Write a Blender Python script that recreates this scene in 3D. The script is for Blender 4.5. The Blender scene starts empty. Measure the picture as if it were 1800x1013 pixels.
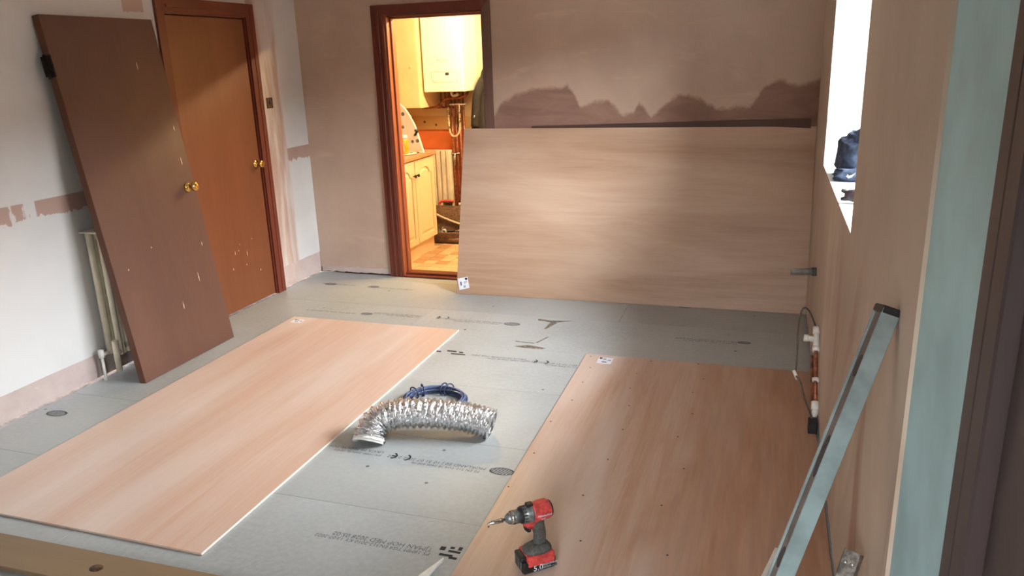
import bpy, bmesh, math, random
from mathutils import Vector, Matrix, noise as mnoise
from mathutils.geometry import tessellate_polygon
random.seed(7)
scene = bpy.context.scene
COL = scene.collection

# ------------------------------------------------------------------ camera
cam_d = bpy.data.cameras.new('camera')
cam_d.sensor_fit = 'HORIZONTAL'; cam_d.sensor_width = 36.0
cam_d.lens = 1370.6 / 1800 * 36.0
cam_d.clip_start = 0.02
cam = bpy.data.objects.new('camera', cam_d); COL.objects.link(cam)
R_ = Vector((0.95036124, 0.30942647, -0.03269212)); U_ = Vector((-0.05743245, 0.27771235, 0.95894597)); F_ = Vector((-0.30580227, 0.90946749, -0.28169817))
cam.matrix_world = Matrix(((R_.x, U_.x, -F_.x, 3.5265), (R_.y, U_.y, -F_.y, -5.5003), (R_.z, U_.z, -F_.z, 1.6589), (0, 0, 0, 1)))
scene.camera = cam

# ------------------------------------------------------------------ exposure, sky, lights
scene.view_settings.view_transform = 'Standard'
scene.view_settings.look = 'None'
scene.view_settings.gamma = 1.0
scene.view_settings.use_curve_mapping = False
scene.view_settings.exposure = -0.08
scene.cycles.use_denoising = True
scene.cycles.max_bounces = 10
scene.cycles.diffuse_bounces = 6
scene.cycles.sample_clamp_indirect = 12

SKY = 70.0
w = bpy.data.worlds.new('overcast_sky'); scene.world = w; w.use_nodes = True
bg = w.node_tree.nodes['Background']
bg.inputs[0].default_value = (0.92, 0.965, 1.0, 1); bg.inputs[1].default_value = SKY

def portal(name, loc, rot, sx, sy):
    l = bpy.data.lights.new(name, 'AREA'); l.shape = 'RECTANGLE'; l.size = sx; l.size_y = sy
    l.cycles.is_portal = True
    o = bpy.data.objects.new(name, l); o.location = loc; o.rotation_euler = rot; COL.objects.link(o)
portal('window_portal', (4.24, -1.80, 1.58), (0, math.radians(90), 0), 1.1, 1.8)      # faces -X
portal('front_window_portal', (3.225, -6.43, 1.175), (math.radians(90), 0, 0), 0.55, 1.45)   # faces +Y
KITCHEN_EMIT = 620.0

# ------------------------------------------------------------------ node helpers
def lin(c):
    return tuple((v / 12.92 if v <= 0.04045 else ((v + 0.055) / 1.055) ** 2.4) for v in [x / 255 for x in c]) + (1.0,)

class S:
    """a float socket with arithmetic"""
    def __init__(s, nt, sock): s.nt, s.k = nt, sock
    def _m(s, op, o, rev=False):
        n = s.nt.nodes.new('ShaderNodeMath'); n.operation = op
        a, b = (o, s) if rev else (s, o)
        for i, v in enumerate((a, b)):
            if isinstance(v, S): s.nt.links.new(v.k, n.inputs[i])
            else: n.inputs[i].default_value = v
        return S(s.nt, n.outputs[0])
    def __add__(s, o): return s._m('ADD', o)
    def __sub__(s, o): return s._m('SUBTRACT', o)
    def __rsub__(s, o): return s._m('SUBTRACT', o, True)
    def __mul__(s, o): return s._m('MULTIPLY', o)
    __radd__ = __add__; __rmul__ = __mul__
    def min(s, o): return s._m('MINIMUM', o)
    def max(s, o): return s._m('MAXIMUM', o)
    def abs(s): return s._m('ABSOLUTE', 0)
    def step(s, a, b):
        n = s.nt.nodes.new('ShaderNodeMapRange'); n.interpolation_type = 'SMOOTHSTEP'
        s.nt.links.new(s.k, n.inputs[0]); n.inputs[1].default_value = a; n.inputs[2].default_value = b
        return S(s.nt, n.outputs[0])
    def curve(s, pts):
        n = s.nt.nodes.new('ShaderNodeFloatCurve'); s.nt.links.new(s.k, n.inputs['Value'])
        c = n.mapping.curves[0]
        c.points[0].location = pts[0]; c.points[1].location = pts[-1]
        for q in pts[1:-1]: c.points.new(*q)
        for q in c.points: q.handle_type = 'VECTOR'
        n.mapping.update()
        return S(s.nt, n.outputs[0])

class M:
    """a procedural material under construction"""
    def __init__(s, name, rough=0.6, metal=0.0, spec=0.5):
        s.m = bpy.data.materials.new(name); s.m.use_nodes = True; s.nt = s.m.node_tree
        s.b = s.nt.nodes['Principled BSDF']
        s.b.inputs['Roughness'].default_value = rough; s.b.inputs['Metallic'].default_value = metal
        s.b.inputs['Specular IOR Level'].default_value = spec
        tc = s.nt.nodes.new('ShaderNodeTexCoord'); s.co = tc.outputs['Object']
    def sep(s):
        n = s.nt.nodes.new('ShaderNodeSeparateXYZ'); s.nt.links.new(s.co, n.inputs[0])
        return [S(s.nt, n.outputs[i]) for i in range(3)]
    def noise(s, scale=(1, 1, 1), detail=4, rough=0.55, dist=0.0, off=(0, 0, 0)):
        mp = s.nt.nodes.new('ShaderNodeMapping'); s.nt.links.new(s.co, mp.inputs[0])
        mp.inputs['Scale'].default_value = scale; mp.inputs['Location'].default_value = off
        n = s.nt.nodes.new('ShaderNodeTexNoise'); s.nt.links.new(mp.outputs[0], n.inputs['Vector'])
        n.inputs['Scale'].default_value = 1.0; n.inputs['Detail'].default_value = detail
        n.inputs['Roughness'].default_value = rough; n.inputs['Distortion'].default_value = dist
        return S(s.nt, n.outputs[0])
    def voro(s, scale=(1, 1, 1)):
        mp = s.nt.nodes.new('ShaderNodeMapping'); s.nt.links.new(s.co, mp.inputs[0]); mp.inputs['Scale'].default_value = scale
        n = s.nt.nodes.new('ShaderNodeTexVoronoi'); s.nt.links.new(mp.outputs[0], n.inputs['Vector']); n.inputs['Scale'].default_value = 1
        return S(s.nt, n.outputs['Distance'])
    def rnd(s):
        n = s.nt.nodes.new('ShaderNodeObjectInfo'); return S(s.nt, n.outputs['Random'])
    def col(s, c):
        n = s.nt.nodes.new('ShaderNodeRGB'); n.outputs[0].default_value = lin(c); return n.outputs[0]
    def mix(s, f, a, b):
        n = s.nt.nodes.new('ShaderNodeMix'); n.data_type = 'RGBA'
        if isinstance(f, S): s.nt.links.new(f.k, n.inputs[0])
        else: n.inputs[0].default_value = f
        for v, i in ((a, 6), (b, 7)):
            if isinstance(v, tuple): n.inputs[i].default_value = lin(v)
            else: s.nt.links.new(v, n.inputs[i])
        return n.outputs[2]
    def base(s, c):
        if isinstance(c, tuple): s.b.inputs['Base Color'].default_value = lin(c)
        else: s.nt.links.new(c, s.b.inputs['Base Color'])
        return s
    def bump(s, h, strength=0.3, dist=0.002):
        n = s.nt.nodes.new('ShaderNodeBump'); n.inputs['Strength'].default_value = strength; n.inputs['Distance'].default_value = dist
        s.nt.links.new(h.k, n.inputs['Height']); s.nt.links.new(n.outputs[0], s.b.inputs['Normal']); return s
    def rough(s, r):
        s.nt.links.new(r.k, s.b.inputs['Roughness']); return s

def plain(name, c, rough=0.5, metal=0.0, var=0.10, scale=40, bump=0.0):
    m = M(name, rough, metal)
    n = m.noise((scale,) * 3, 3)
    d = tuple(int(v * (1 - var * 2)) for v in c); e = tuple(min(255, int(v * (1 + var))) for v in c)
    m.base(m.mix(n.step(0.3, 0.7), d, e))
    if bump: m.bump(n, bump, 0.002)
    return m.m

def woodmat(name, dark, mid, light, axis, rough=0.5, freq=1.0, swirl=0.0, patch=0.35, figure=0.0):
    """timber grain running along axis"""
    m = M(name, rough)
    def sc(a, b): return tuple(a if i == axis else b for i in range(3))
    big = m.noise(sc(0.5 * freq, 3.2 * freq), 3, 0.5, swirl, (3.1, 1.7, 0.4))
    fine = m.noise(sc(2.5 * freq, 70 * freq), 4, 0.6, swirl * 0.5)
    mid_n = m.noise(sc(0.9 * freq, 14 * freq), 4, 0.6, 0.4 + swirl, (7, 2, 5))
    c = m.mix(big.step(0.5 - patch, 0.5 + patch), dark, light)
    c = m.mix(mid_n.step(0.35, 0.65) * 0.55, c, mid)
    fleck = m.noise(sc(6 * freq, 160 * freq), 2, 0.5, 0, (1, 9, 4)).step(0.68, 0.76) * 0.35
    c = m.mix(fine.step(0.3, 0.75) * 0.25, c, light)
    c = m.mix(fleck, c, dark)
    if figure:
        cn = m.noise(sc(0.55 * freq, 2.4 * freq), 2, 0.4, 0.5 + swirl * .6, (11, 4, 8))
        k = cn * 34.0
        fr = (k - k._m('FLOOR', 0) - 0.5).abs() * 2.0
        mask = m.noise(sc(0.8 * freq, 2.0 * freq), 2, 0.5, 0, (2, 17, 6)).step(0.42, 0.62)
        c = m.mix(fr.step(0.55, 1.0) * mask * figure * 0.7, c, dark)
        c = m.mix((1 - fr.step(0.0, 0.3)) * mask * figure * 0.6, c, light)
        st = m.noise(sc(0.35 * freq, 5.5 * freq), 3, 0.6, 0.25, (21, 3, 1)).step(0.52, 0.70)
        c = m.mix(st * min(0.34, figure * 3), c, dark)
    m.base(c); m.bump(fine, 0.06, 0.001)
    return m

# ------------------------------------------------------------------ materials
MT = {}
def chipboard():
    m = M('chipboard', 0.42)
    n1 = m.noise((1.3, 1.3, 1.3), 4); n2 = m.noise((45, 45, 45), 3); n3 = m.noise((160, 160, 160), 2)
    c = m.mix(n1.step(0.3, 0.7), (150, 154, 154), (166, 171, 172))
    c = m.mix(n2.step(0.35, 0.7) * 0.35, c, (180, 182, 180))
    c = m.mix(n3.step(0.66, 0.74) * 0.5, c, (200, 196, 186))
    v = m.voro((5.2, 5.2, 5.2)); c = m.mix(1 - v.step(0.035, 0.05), c, (70, 66, 60))
    c = m.mix(m.rnd() * 0.25, c, (146, 147, 143))
    m.base(c).bump(n3, 0.06, 0.0005); return m.m
MT['chip'] = chipboard()
MT['ink'] = plain('printing_ink', (92, 94, 99), 0.7, 0, 0.25, 300)
MT['ink_dark'] = plain('black_print', (40, 40, 46), 0.7, 0, 0.1, 300)
MT['glue'] = plain('dried_glue', (112, 104, 92), 0.6, 0, 0.25, 60)

def plaster_back():
    m = M('bare_plaster_back', 0.85)
    x, y, z = m.sep()
    n1 = m.noise((0.9, 0.9, 0.9), 5, 0.6); n2 = m.noise((2.5, 2.5, 9), 4, 0.6, 0.6); n3 = m.noise((16, 16, 16), 5, 0.65)
    c = m.mix(n1.step(0.3, 0.7), (178, 153, 137), (198, 175, 157))
    c = m.mix(n2.step(0.55, 0.75) * 0.4, c, (208, 184, 166))
    pts = [(0, 0.0), (1.45, 0.0), (1.591, 1.28), (1.638, 1.352), (1.749, 1.418), (1.878, 1.455), (2.088, 1.463), (2.142, 1.477), (2.19, 1.41), (2.23, 1.324), (2.312, 1.361), (2.433, 1.367),
           (2.493, 1.309), (2.533, 1.262), (2.61, 1.29), (2.64, 1.35), (2.67, 1.33), (2.73, 1.25), (2.825, 1.342), (2.918, 1.404), (3.069, 1.368), (3.164, 1.3), (3.382, 1.315), (3.465, 1.441), (3.55, 1.485), (3.657, 1.437), (3.8, 1.48)]
    h = (x * (1 / 3.8)).curve([(a / 3.8, max(0, (b - 1.1) / 0.5)) for a, b in pts]) * 0.5 + 1.1
    edge = h - z + (n3 - 0.5) * 0.07
    f = edge.step(-0.012, 0.03) * x.step(1.5, 1.6)
    halo = (edge + 0.05).step(-0.03, 0.06) * x.step(1.5, 1.6)
    c = m.mix(halo * 0.35, c, (196, 168, 146))
    damp = m.mix(n2.step(0.3, 0.7), (118, 84, 72), (146, 110, 96))
    c = m.mix(f * 0.85, c, damp)
    m.base(c).bump(n3, 0.12, 0.002); return m.m
def plaster_right():
    m = M('bare_plaster_right', 0.75)
    x, y, z = m.sep()
    n1 = m.noise((1, 0.8, 0.7), 5, 0.6); n2 = m.noise((2, 2.0, 0.8), 4, 0.55, 0.8); n3 = m.noise((16, 16, 16), 5, 0.65)
    c = m.mix(n1.step(0.3, 0.7), (178, 158, 139), (202, 182, 163))
    st = n2.step(0.52, 0.68) * (1 - z.step(0.7, 1.25)) * (1 - y.step(-2.4, -1.6))
    c = m.mix(st * 0.7, c, (150, 112, 90))
    st2 = n2.step(0.3, 0.45) * (1 - z.step(0.8, 1.3))
    c = m.mix((1 - st2) * 0.4 * (1 - z.step(0.8, 1.3)), c, (226, 208, 188))  # pale plaster patches, also carrying the bright light low on the wall
    m.base(c).bump(n1 + n3 * 0.15, 0.15, 0.01); return m.m
def paint_left():
    m = M('old_white_paint', 0.55)
    x, y, z = m.sep()
    n1 = m.noise((1.2, 1.2, 1.2), 4); n3 = m.noise((1, 22, 9), 5, 0.65); n4 = m.noise((3, 6, 1.0), 4, 0.6, 0.3)
    c = m.mix(n1.step(0.3, 0.7), (196, 196, 195), (211, 211, 211))
    pl = m.mix(n1.step(0.35, 0.65), (166, 138, 128), (180, 154, 142))
    # ragged dado strip where a rail was pulled off
    low = 0.962 + (n3 - 0.5) * 0.11
    f = (z - low).step(0, 0.004) * (1.052 - z + (y + 2.2) * 0.004).step(0, 0.004)
    span = 1 - ((y + 2.725).abs() - 0.03 + (n3 - 0.5) * 0.10).step(0, 0.012)
    span = span.max(1 - ((y + 2.635).abs() - 0.026 + (n3 - 0.5) * 0.12).step(0, 0.012))
    span = span.max(1 - ((y + 2.2).abs() - 0.338).step(0, 0.008))
    span = span.max(1 - ((y + 0.14).abs() - 0.16).step(0, 0.008))
    f = f * span
    # bare band beside the door, and a patch high on the wall
    near = (y + 0.30 + (n4 - 0.5) * 0.16).step(-0.02, 0.02)
    band = (1 - near) * y.step(-0.62, -0.6)
    c = m.mix(band * (0.25 + n4.step(0.4, 0.62) * 0.7), c, pl)
    f2 = (z - 1.985 + (n3 - 0.5) * 0.03).step(0, 0.01) * (1 - ((y + 1.66).abs() - 0.075).step(0, 0.01))
    c = m.mix(f.max(f2 * 0.8), c, pl)
    v = m.voro((3, 5.3, 5.3)); c = m.mix((1 - v.step(0.018, 0.03)) * (1 - z.step(0.6, 0.7)), c, (126, 110, 100))
    m.base(c).bump(n1, 0.08, 0.01); return m.m
def plaster_band():
    m = M('bare_plaster_band', 0.8)
    n1 = m.noise((3, 3, 3), 5, 0.6); n3 = m.noise((14, 14, 14), 5, 0.65)
    c = m.mix(n1.step(0.3, 0.7), (176, 158, 154), (196, 180, 174))
    c = m.mix(n3.step(0.6, 0.72) * 0.5, c, (206, 192, 184))
    v = m.voro((7, 7, 9)); c = m.mix(1 - v.step(0.04, 0.06), c, (96, 80, 74))
    m.base(c).bump(n3, 0.3, 0.004); return m.m
MT['pl_back'] = plaster_back(); MT['pl_right'] = plaster_right(); MT['paint_left'] = paint_left(); MT['band'] = plaster_band()
MT['rubble'] = plain('rough_masonry', (98, 76, 62), 0.9, 0, 0.3, 22, 0.6)
MT['mint'] = plain('mint_paint', (172, 208, 214), 0.55, 0, 0.04, 3.5, 0.05)
MT['white'] = plain('white_emulsion', (232, 232, 230), 0.6, 0, 0.02, 5)
MT['ceiling'] = plain('ceiling_plaster', (236, 232, 226), 0.9, 0, 0.05, 2)
MT['pl_front'] = plain('front_plaster', (214, 204, 196), 0.9, 0, 0.06, 2)
MT['concrete'] = plain('concrete_yard', (120, 118, 112), 0.9, 0, 0.1, 2)

MT['ply_back'] = woodmat('plywood_back', (164, 128, 102), (184, 152, 128), (198, 170, 148), 0, 0.45, 1.0, 0.9, 0.22, 0.09).m
MT['ply_left'] = woodmat('plywood_left', (198, 162, 140), (206, 180, 164), (214, 198, 188), 1, 0.38, 1.0, 0.35, 0.20, 0.12).m
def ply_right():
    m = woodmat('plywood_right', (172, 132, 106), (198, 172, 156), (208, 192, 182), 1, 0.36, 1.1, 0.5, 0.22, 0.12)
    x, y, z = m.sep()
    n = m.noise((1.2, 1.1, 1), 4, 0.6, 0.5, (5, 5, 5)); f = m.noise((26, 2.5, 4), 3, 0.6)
    leaf_shade = (x + (n - 0.5) * 0.34 + (f - 0.5) * 0.05).step(-0.04, 0.12)  # brown veneer leaf with window sill shade put into its colour
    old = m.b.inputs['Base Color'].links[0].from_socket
    m.base(m.mix(leaf_shade * 0.55, old, m.mix(f.step(0.35, 0.65), (146, 100, 70), (166, 120, 88))))
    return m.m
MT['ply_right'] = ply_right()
MT['ply_edge_lit'] = plain('ply_edge_lit', (236, 228, 214), 0.6, 0, 0.02, 20)  # paler than the sheet, window light on the edge put into the colour
MT['brown_strip'] = woodmat('dark_strip', (66, 46, 40), (78, 54, 46), (90, 64, 54), 0, 0.6).m
MT['pine'] = woodmat('pine', (178, 140, 92), (196, 160, 110), (208, 176, 126), 0, 0.5).m
MT['pine_floor'] = woodmat('old_pine', (118, 96, 70), (132, 108, 80), (142, 120, 92), 0, 0.5).m
MT['knot'] = plain('pine_knot', (82, 54, 34), 0.5, 0, 0.3, 60)
MT['door'] = woodmat('sapele_door', (98, 54, 32), (112, 64, 38), (126, 75, 46), 2, 0.42).m
def scuffed(name, dark, mid, light):
    m = woodmat(name, dark, mid, light, 2, 0.45)
    return m
MT['loose'] = woodmat('loose_door_wood', (79, 51, 40), (90, 59, 46), (101, 68, 54), 2, 0.45).m
MT['door_edge'] = woodmat('door_edge', (84, 48, 28), (96, 56, 34), (108, 66, 42), 2, 0.55).m
MT['frame'] = woodmat('stained_frame', (84, 36, 24), (98, 44, 30), (112, 54, 38), 2, 0.4).m
MT['lining_lit'] = woodmat('lamplit_lining', (124, 62, 38), (142, 76, 48), (158, 92, 60), 2, 0.4).m  # brighter orange than the frame, kitchen lamplight put into the colour
MT['frame_old'] = woodmat('weathered_frame', (74, 44, 36), (96, 66, 56), (126, 100, 88), 2, 0.6, 1.6).m
MT['dark_frame'] = woodmat('dark_brown_frame', (50, 40, 40), (58, 46, 44), (70, 56, 54), 2, 0.5).m
MT['brass'] = plain('polished_brass', (226, 184, 104), 0.16, 1.0, 0.04, 30)
MT['iron'] = plain('dark_iron', (48, 40, 34), 0.5, 0.7, 0.2, 60)
MT['rad'] = plain('cream_radiator', (222, 214, 192), 0.4, 0, 0.04, 8)
MT['white_pl'] = plain('white_plastic', (236, 234, 228), 0.35, 0, 0.02, 20)
MT['grey_pl'] = plain('grey_plastic', (140, 138, 130), 0.45, 0, 0.08, 20)
MT['cable'] = plain('grey_cable', (98, 92, 84), 0.5, 0, 0.1, 50)
MT['copper'] = plain('copper', (160, 100, 76), 0.42, 0.6, 0.15, 30)
MT['chrome'] = plain('chrome', (206, 204, 200), 0.2, 1.0, 0.05, 30)
MT['black'] = plain('black_plastic', (34, 32, 32), 0.5, 0, 0.15, 40)
MT['charcoal'] = plain('charcoal_rubber', (84, 84, 80), 0.65, 0, 0.1, 120, 0.2)
MT['gunmetal'] = plain('gunmetal', (124, 128, 128), 0.36, 0.45, 0.1, 60)
MT['red'] = plain('red_plastic', (206, 74, 70), 0.4, 0, 0.1, 60)
MT['level'] = plain('level_aluminium', (146, 160, 160), 0.4, 0.15, 0.06, 12)
MT['level_dark'] = plain('level_web', (116, 104, 98), 0.5, 0.15, 0.1, 12)
MT['galv'] = plain('galvanised_steel', (160, 154, 146), 0.4, 0.7, 0.15, 60)
MT['navy'] = plain('navy_cloth', (62, 74, 98), 0.85, 0, 0.18, 30, 0.4)
MT['coat'] = plain('black_coat', (26, 22, 22), 0.8, 0, 0.2, 30, 0.4)
MT['purple'] = plain('dusky_plastic', (74, 62, 70), 0.5, 0, 0.15, 40)
MT['blue'] = plain('blue_cable', (86, 100, 136), 0.45, 0, 0.15, 60)
MT['blue_dark'] = plain('navy_tie', (48, 58, 88), 0.5, 0, 0.15, 60)
MT['orange_wall'] = plain('terracotta_paint', (206, 104, 50), 0.6, 0, 0.05, 3)
MT['cream_wall'] = plain('cream_cladding', (228, 204, 160), 0.6, 0, 0.04, 3)
MT['cab'] = woodmat('cream_cabinet', (222, 198, 152), (230, 208, 164), (236, 216, 176), 2, 0.45).m
MT['worktop'] = plain('speckled_worktop', (198, 146, 106), 0.4, 0, 0.15, 140)
MT['boiler'] = plain('boiler_enamel', (244, 240, 228), 0.3, 0, 0.01, 5)
MT['wallcab'] = plain('cream_unit', (236, 216, 168), 0.4, 0, 0.02, 4)
MT['paper'] = plain('white_paper', (232, 234, 244), 0.6, 0, 0.02, 60)
MT['amber'] = plain('amber_jar', (232, 160, 40), 0.25, 0, 0.06, 30)
MT['brown_bag'] = plain('brown_bag_cloth', (112, 86, 64), 0.8, 0, 0.15, 60, 0.3)
MT['rope'] = plain('pale_strap', (226, 200, 168), 0.7, 0, 0.1, 80)
MT['dark_green'] = plain('dark_green_tool', (60, 62, 44), 0.6, 0, 0.2, 50)
def foil():
    m = M('crinkled_foil', 0.22, 1.0)
    n = m.noise((150, 150, 150), 4, 0.7); n2 = m.noise((60, 60, 60), 3, 0.6)
    m.base(m.mix(n2.step(0.3, 0.7), (214, 214, 216), (246, 246, 246))).bump(n, 0.35, 0.003); return m.m
MT['foil'] = foil()
def vinyl():
    m = M('vinyl_tile', 0.4)
    n = m.noise((30, 30, 30), 3)
    c = m.mix(n.step(0.3, 0.7), (166, 124, 86), (184, 144, 104)); c = m.mix(m.rnd().step(0.2, 0.8), c, (216, 184, 142))
    m.base(c); return m.m
MT['tile'] = vinyl()
def paws():
    m = M('paw_print_cloth', 0.7)
    v = m.voro((14, 14, 14)); c = m.mix(v.step(0.2, 0.26), (92, 104, 92), (242, 238, 224))
    m.base(c); return m.m
MT['paws'] = paws()
def emit(name, c, s):
    m = M(name); m.base(c); m.b.inputs['Emission Color'].default_value = lin(c); m.b.inputs['Emission Strength'].default_value = s; return m.m
MT['tube'] = emit('warm_lamp', (255, 224, 166), KITCHEN_EMIT)
def glassmat():
    m = M('window_glass'); nt = m.nt
    t = nt.nodes.new('ShaderNodeBsdfTransparent'); g = nt.nodes.new('ShaderNodeBsdfGlossy'); g.inputs['Roughness'].default_value = 0.02
    f = nt.nodes.new('ShaderNodeFresnel'); f.inputs[0].default_value = 1.3
    x = nt.nodes.new('ShaderNodeMixShader'); nt.links.new(f.outputs[0], x.inputs[0]); nt.links.new(t.outputs[0], x.inputs[1]); nt.links.new(g.outputs[0], x.inputs[2])
    nt.links.new(x.outputs[0], nt.nodes['Material Output'].inputs[0]); return m.m
MT['glass'] = glassmat()

# ------------------------------------------------------------------ mesh helpers
def nb(): return bmesh.new()
def box(bm, lo, hi, bev=0.0, seg=2, mtx=None):
    lo, hi = Vector(lo), Vector(hi)
    t = bmesh.new()
    bmesh.ops.create_cube(t, size=1.0)
    for v in t.verts: v.co = Vector(((v.co.x + .5) * (hi.x - lo.x) + lo.x, (v.co.y + .5) * (hi.y - lo.y) + lo.y, (v.co.z + .5) * (hi.z - lo.z) + lo.z))
    if bev: bmesh.ops.bevel(t, geom=t.edges[:], offset=bev, segments=seg, affect='EDGES', profile=0.5)
    merge(bm, t, mtx)
    return bm
def merge(bm, t, mtx=None):
    if mtx is not None: bmesh.ops.transform(t, matrix=mtx, verts=t.verts[:])
    mp = {}
    for v in t.verts: mp[v] = bm.verts.new(v.co)
    for f in t.faces:
        try: nf = bm.faces.new([mp[v] for v in f.verts]); nf.smooth = f.smooth
        except ValueError: pass
    t.free()
def ring(c, u, v, r, n): return [c + (u * math.cos(2 * math.pi * i / n) + v * math.sin(2 * math.pi * i / n)) * r for i in range(n)]
def loft(bm, rings, caps=True, smooth=True, closed=False):
    vs = [[bm.verts.new(p) for p in r] for r in rings]
    n = len(vs[0]); m = len(vs)
    for a in range(m if closed else m - 1):
        b = (a + 1) % m
        for i in range(n):
            f = bm.faces.new((vs[a][i], vs[a][(i + 1) % n], vs[b][(i + 1) % n], vs[b][i])); f.smooth = smooth
    if caps and not closed:
        bm.faces.new(list(reversed(vs[0]))); bm.faces.new(vs[-1])
    return bm
def tube(bm, pts, r, n=10, caps=True, closed=False):
    pts = [Vector(p) for p in pts]; rs = r if isinstance(r, (list, tuple)) else [r] * len(pts)
    rings = []; up = None; m = len(pts)
    for i, p in enumerate(pts):
        if closed: d = (pts[(i + 1) % m] - pts[i - 1])
        else: d = (pts[min(i + 1, m - 1)] - pts[max(i - 1, 0)])
        d.normalize()
        if up is None: up = Vector((0, 0, 1)) if abs(d.z) < 0.9 else Vector((0, 1, 0))
        u = d.cross(up)
        if u.length < 1e-5: u = d.cross(Vector((1, 0, 0)))
        u.normalize(); v = u.cross(d).normalized(); up = v
        rings.append(ring(p, u, v, rs[i], n))
    return loft(bm, rings, caps, True, closed)
def smoothpath(pts, k=6):
    pts = [Vector(p) for p in pts]; out = []
    for i in range(len(pts) - 1):
        p0 = pts[max(i - 1, 0)]; p1 = pts[i]; p2 = pts[i + 1]; p3 = pts[min(i + 2, len(pts) - 1)]
        for j in range(k):
            t = j / k
            out.append(0.5 * ((2 * p1) + (p2 - p0) * t + (2 * p0 - 5 * p1 + 4 * p2 - p3) * t * t + (3 * p1 - p0 - 3 * p2 + p3) * t ** 3))
    out.append(pts[-1]); return out
def lathe(bm, prof, origin, axis, n=24):
    """prof = [(distance along axis, radius)]"""
    a = Vector(axis).normalized(); u = a.cross(Vector((0, 0, 1)))
    if u.length < 1e-4: u = Vector((1, 0, 0))
    u.normalize(); v = a.cross(u)
    o = Vector(origin)
    return loft(bm, [ring(o + a * t, u, v, max(r, 1e-4), n) for t, r in prof])
def prism(bm, loops, fn, d0, d1):
    """extrude a flat outline (with holes) from depth d0 to d1; fn(a, b, d) -> point"""
    loops = [list(l) for l in loops]
    flat = [p for l in loops for p in l]
    tris = tessellate_polygon([[Vector((a, b, 0)) for a, b in l] for l in loops])
    f0 = [bm.verts.new(fn(a, b, d0)) for a, b in flat]; f1 = [bm.verts.new(fn(a, b, d1)) for a, b in flat]
    for t in tris:
        try:
            bm.faces.new([f0[i] for i in t]); bm.faces.new([f1[i] for i in reversed(t)])
        except ValueError: pass
    k = 0
    for l in loops:
        n = len(l)
        for i in range(n):
            bm.faces.new((f0[k + i], f0[k + (i + 1) % n], f1[k + (i + 1) % n], f1[k + i]))
        k += n
    return bm
def wpos(o):
    p = Vector((0, 0, 0))
    while o is not None: p = p + o.location; o = o.parent
    return p
def obj(name, bm, mat, parent=None, local=False, loc=None, flat=False):
    """link a mesh as ONE object; coordinates are world unless local"""
    base = wpos(parent) if (parent is not None and not local) else Vector((0, 0, 0))
    if loc is not None: base = Vector(loc)
    if base.length and not local: bmesh.ops.translate(bm, vec=-base, verts=bm.verts[:])
    bmesh.ops.recalc_face_normals(bm, faces=bm.faces[:])
    me = bpy.data.meshes.new(name); bm.to_mesh(me); bm.free()
    for mm in (mat if isinstance(mat, (list, tuple)) else [mat]): me.materials.append(mm)
    o = bpy.data.objects.new(name, me); COL.objects.link(o)
    if parent is not None: o.parent = parent
    elif loc is not None: o.location = loc
    return o
def thing(name, label, cat, loc=(0, 0, 0), rot=(0, 0, 0), group=None):
    o = bpy.data.objects.new(name, None); COL.objects.link(o); o.location = loc; o.rotation_euler = rot
    o.empty_display_size = 0.05
    tag(o, label, cat, group); return o
def tag(o, label, cat, group=None):
    o['label'] = label; o['category'] = cat
    if group: o['group'] = group
    return o
def struct(name, label=None, bm=None, mat=None, loc=(0, 0, 0)):
    if bm is None:
        o = bpy.data.objects.new(name, None); COL.objects.link(o); o.location = loc; o.empty_display_size = 0.05
    else: o = obj(name, bm, mat)
    o['kind'] = 'structure'
    if label: o['label'] = label
    return o
FONT_CACHE = []
def textmesh(body, size, mtx, align='LEFT', shear=0.0):
    cu = bpy.data.curves.new('lettering', 'FONT'); cu.body = body; cu.size = size; cu.align_x = align; cu.shear = shear
    cu.resolution_u = 2
    o = bpy.data.objects.new('lettering', cu); COL.objects.link(o)
    dg = bpy.context.evaluated_depsgraph_get()
    me = bpy.data.meshes.new_from_object(o.evaluated_get(dg))
    bpy.data.objects.remove(o); bpy.data.curves.remove(cu)
    bm = bmesh.new(); bm.from_mesh(me); bpy.data.meshes.remove(me)
    bmesh.ops.transform(bm, matrix=mtx, verts=bm.verts[:])
    return bm
def frame_mtx(o, x, y):
    """matrix whose local X/Y axes are x and y at point o"""
    x = Vector(x).normalized(); z = x.cross(Vector(y)).normalized(); y = z.cross(x)
    return Matrix(((x.x, y.x, z.x, o[0]), (x.y, y.y, z.y, o[1]), (x.z, y.z, z.z, o[2]), (0, 0, 0, 1)))
def ragged(a0, a1, b, amp, n, seed):
    return [(a0 + (a1 - a0) * i / n, b + amp * (mnoise.noise(Vector((i * 0.37 + seed, seed * 1.7, 0))) + 0.5 * mnoise.noise(Vector((i * 1.3 + seed, 4.2, 0))))) for i in range(n + 1)]
def wall_pieces(bm, fn, a0, a1, b0, b1, holes, d0, d1):
    """boxes around rectangular holes in a wall; fn(a, b, d)"""
    aa = sorted({a0, a1, *[h[0] for h in holes], *[h[1] for h in holes]})
    for i in range(len(aa) - 1):
        l, r = aa[i], aa[i + 1]; mid = (l + r) / 2
        segs = [(b0, b1)]
        for h in holes:
            if h[0] < mid < h[1]:
                segs = [s for q in segs for s in ((q[0], min(q[1], h[2])), (max(q[0], h[3]), q[1])) if s[1] - s[0] > 1e-6]
        for s in segs: prism(bm, [[(l, s[0]), (r, s[0]), (r, s[1]), (l, s[1])]], fn, d0, d1)
    return bm
fx = lambda a, b, d: Vector((d, a, b))      # wall facing X: a=y b=z d=x
fy = lambda a, b, d: Vector((a, d, b))      # wall facing Y: a=x b=z d=y
fz = lambda a, b, d: Vector((a, b, d))

# ================================================================== STRUCTURE
XW, YF = 3.80, -6.2
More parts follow.
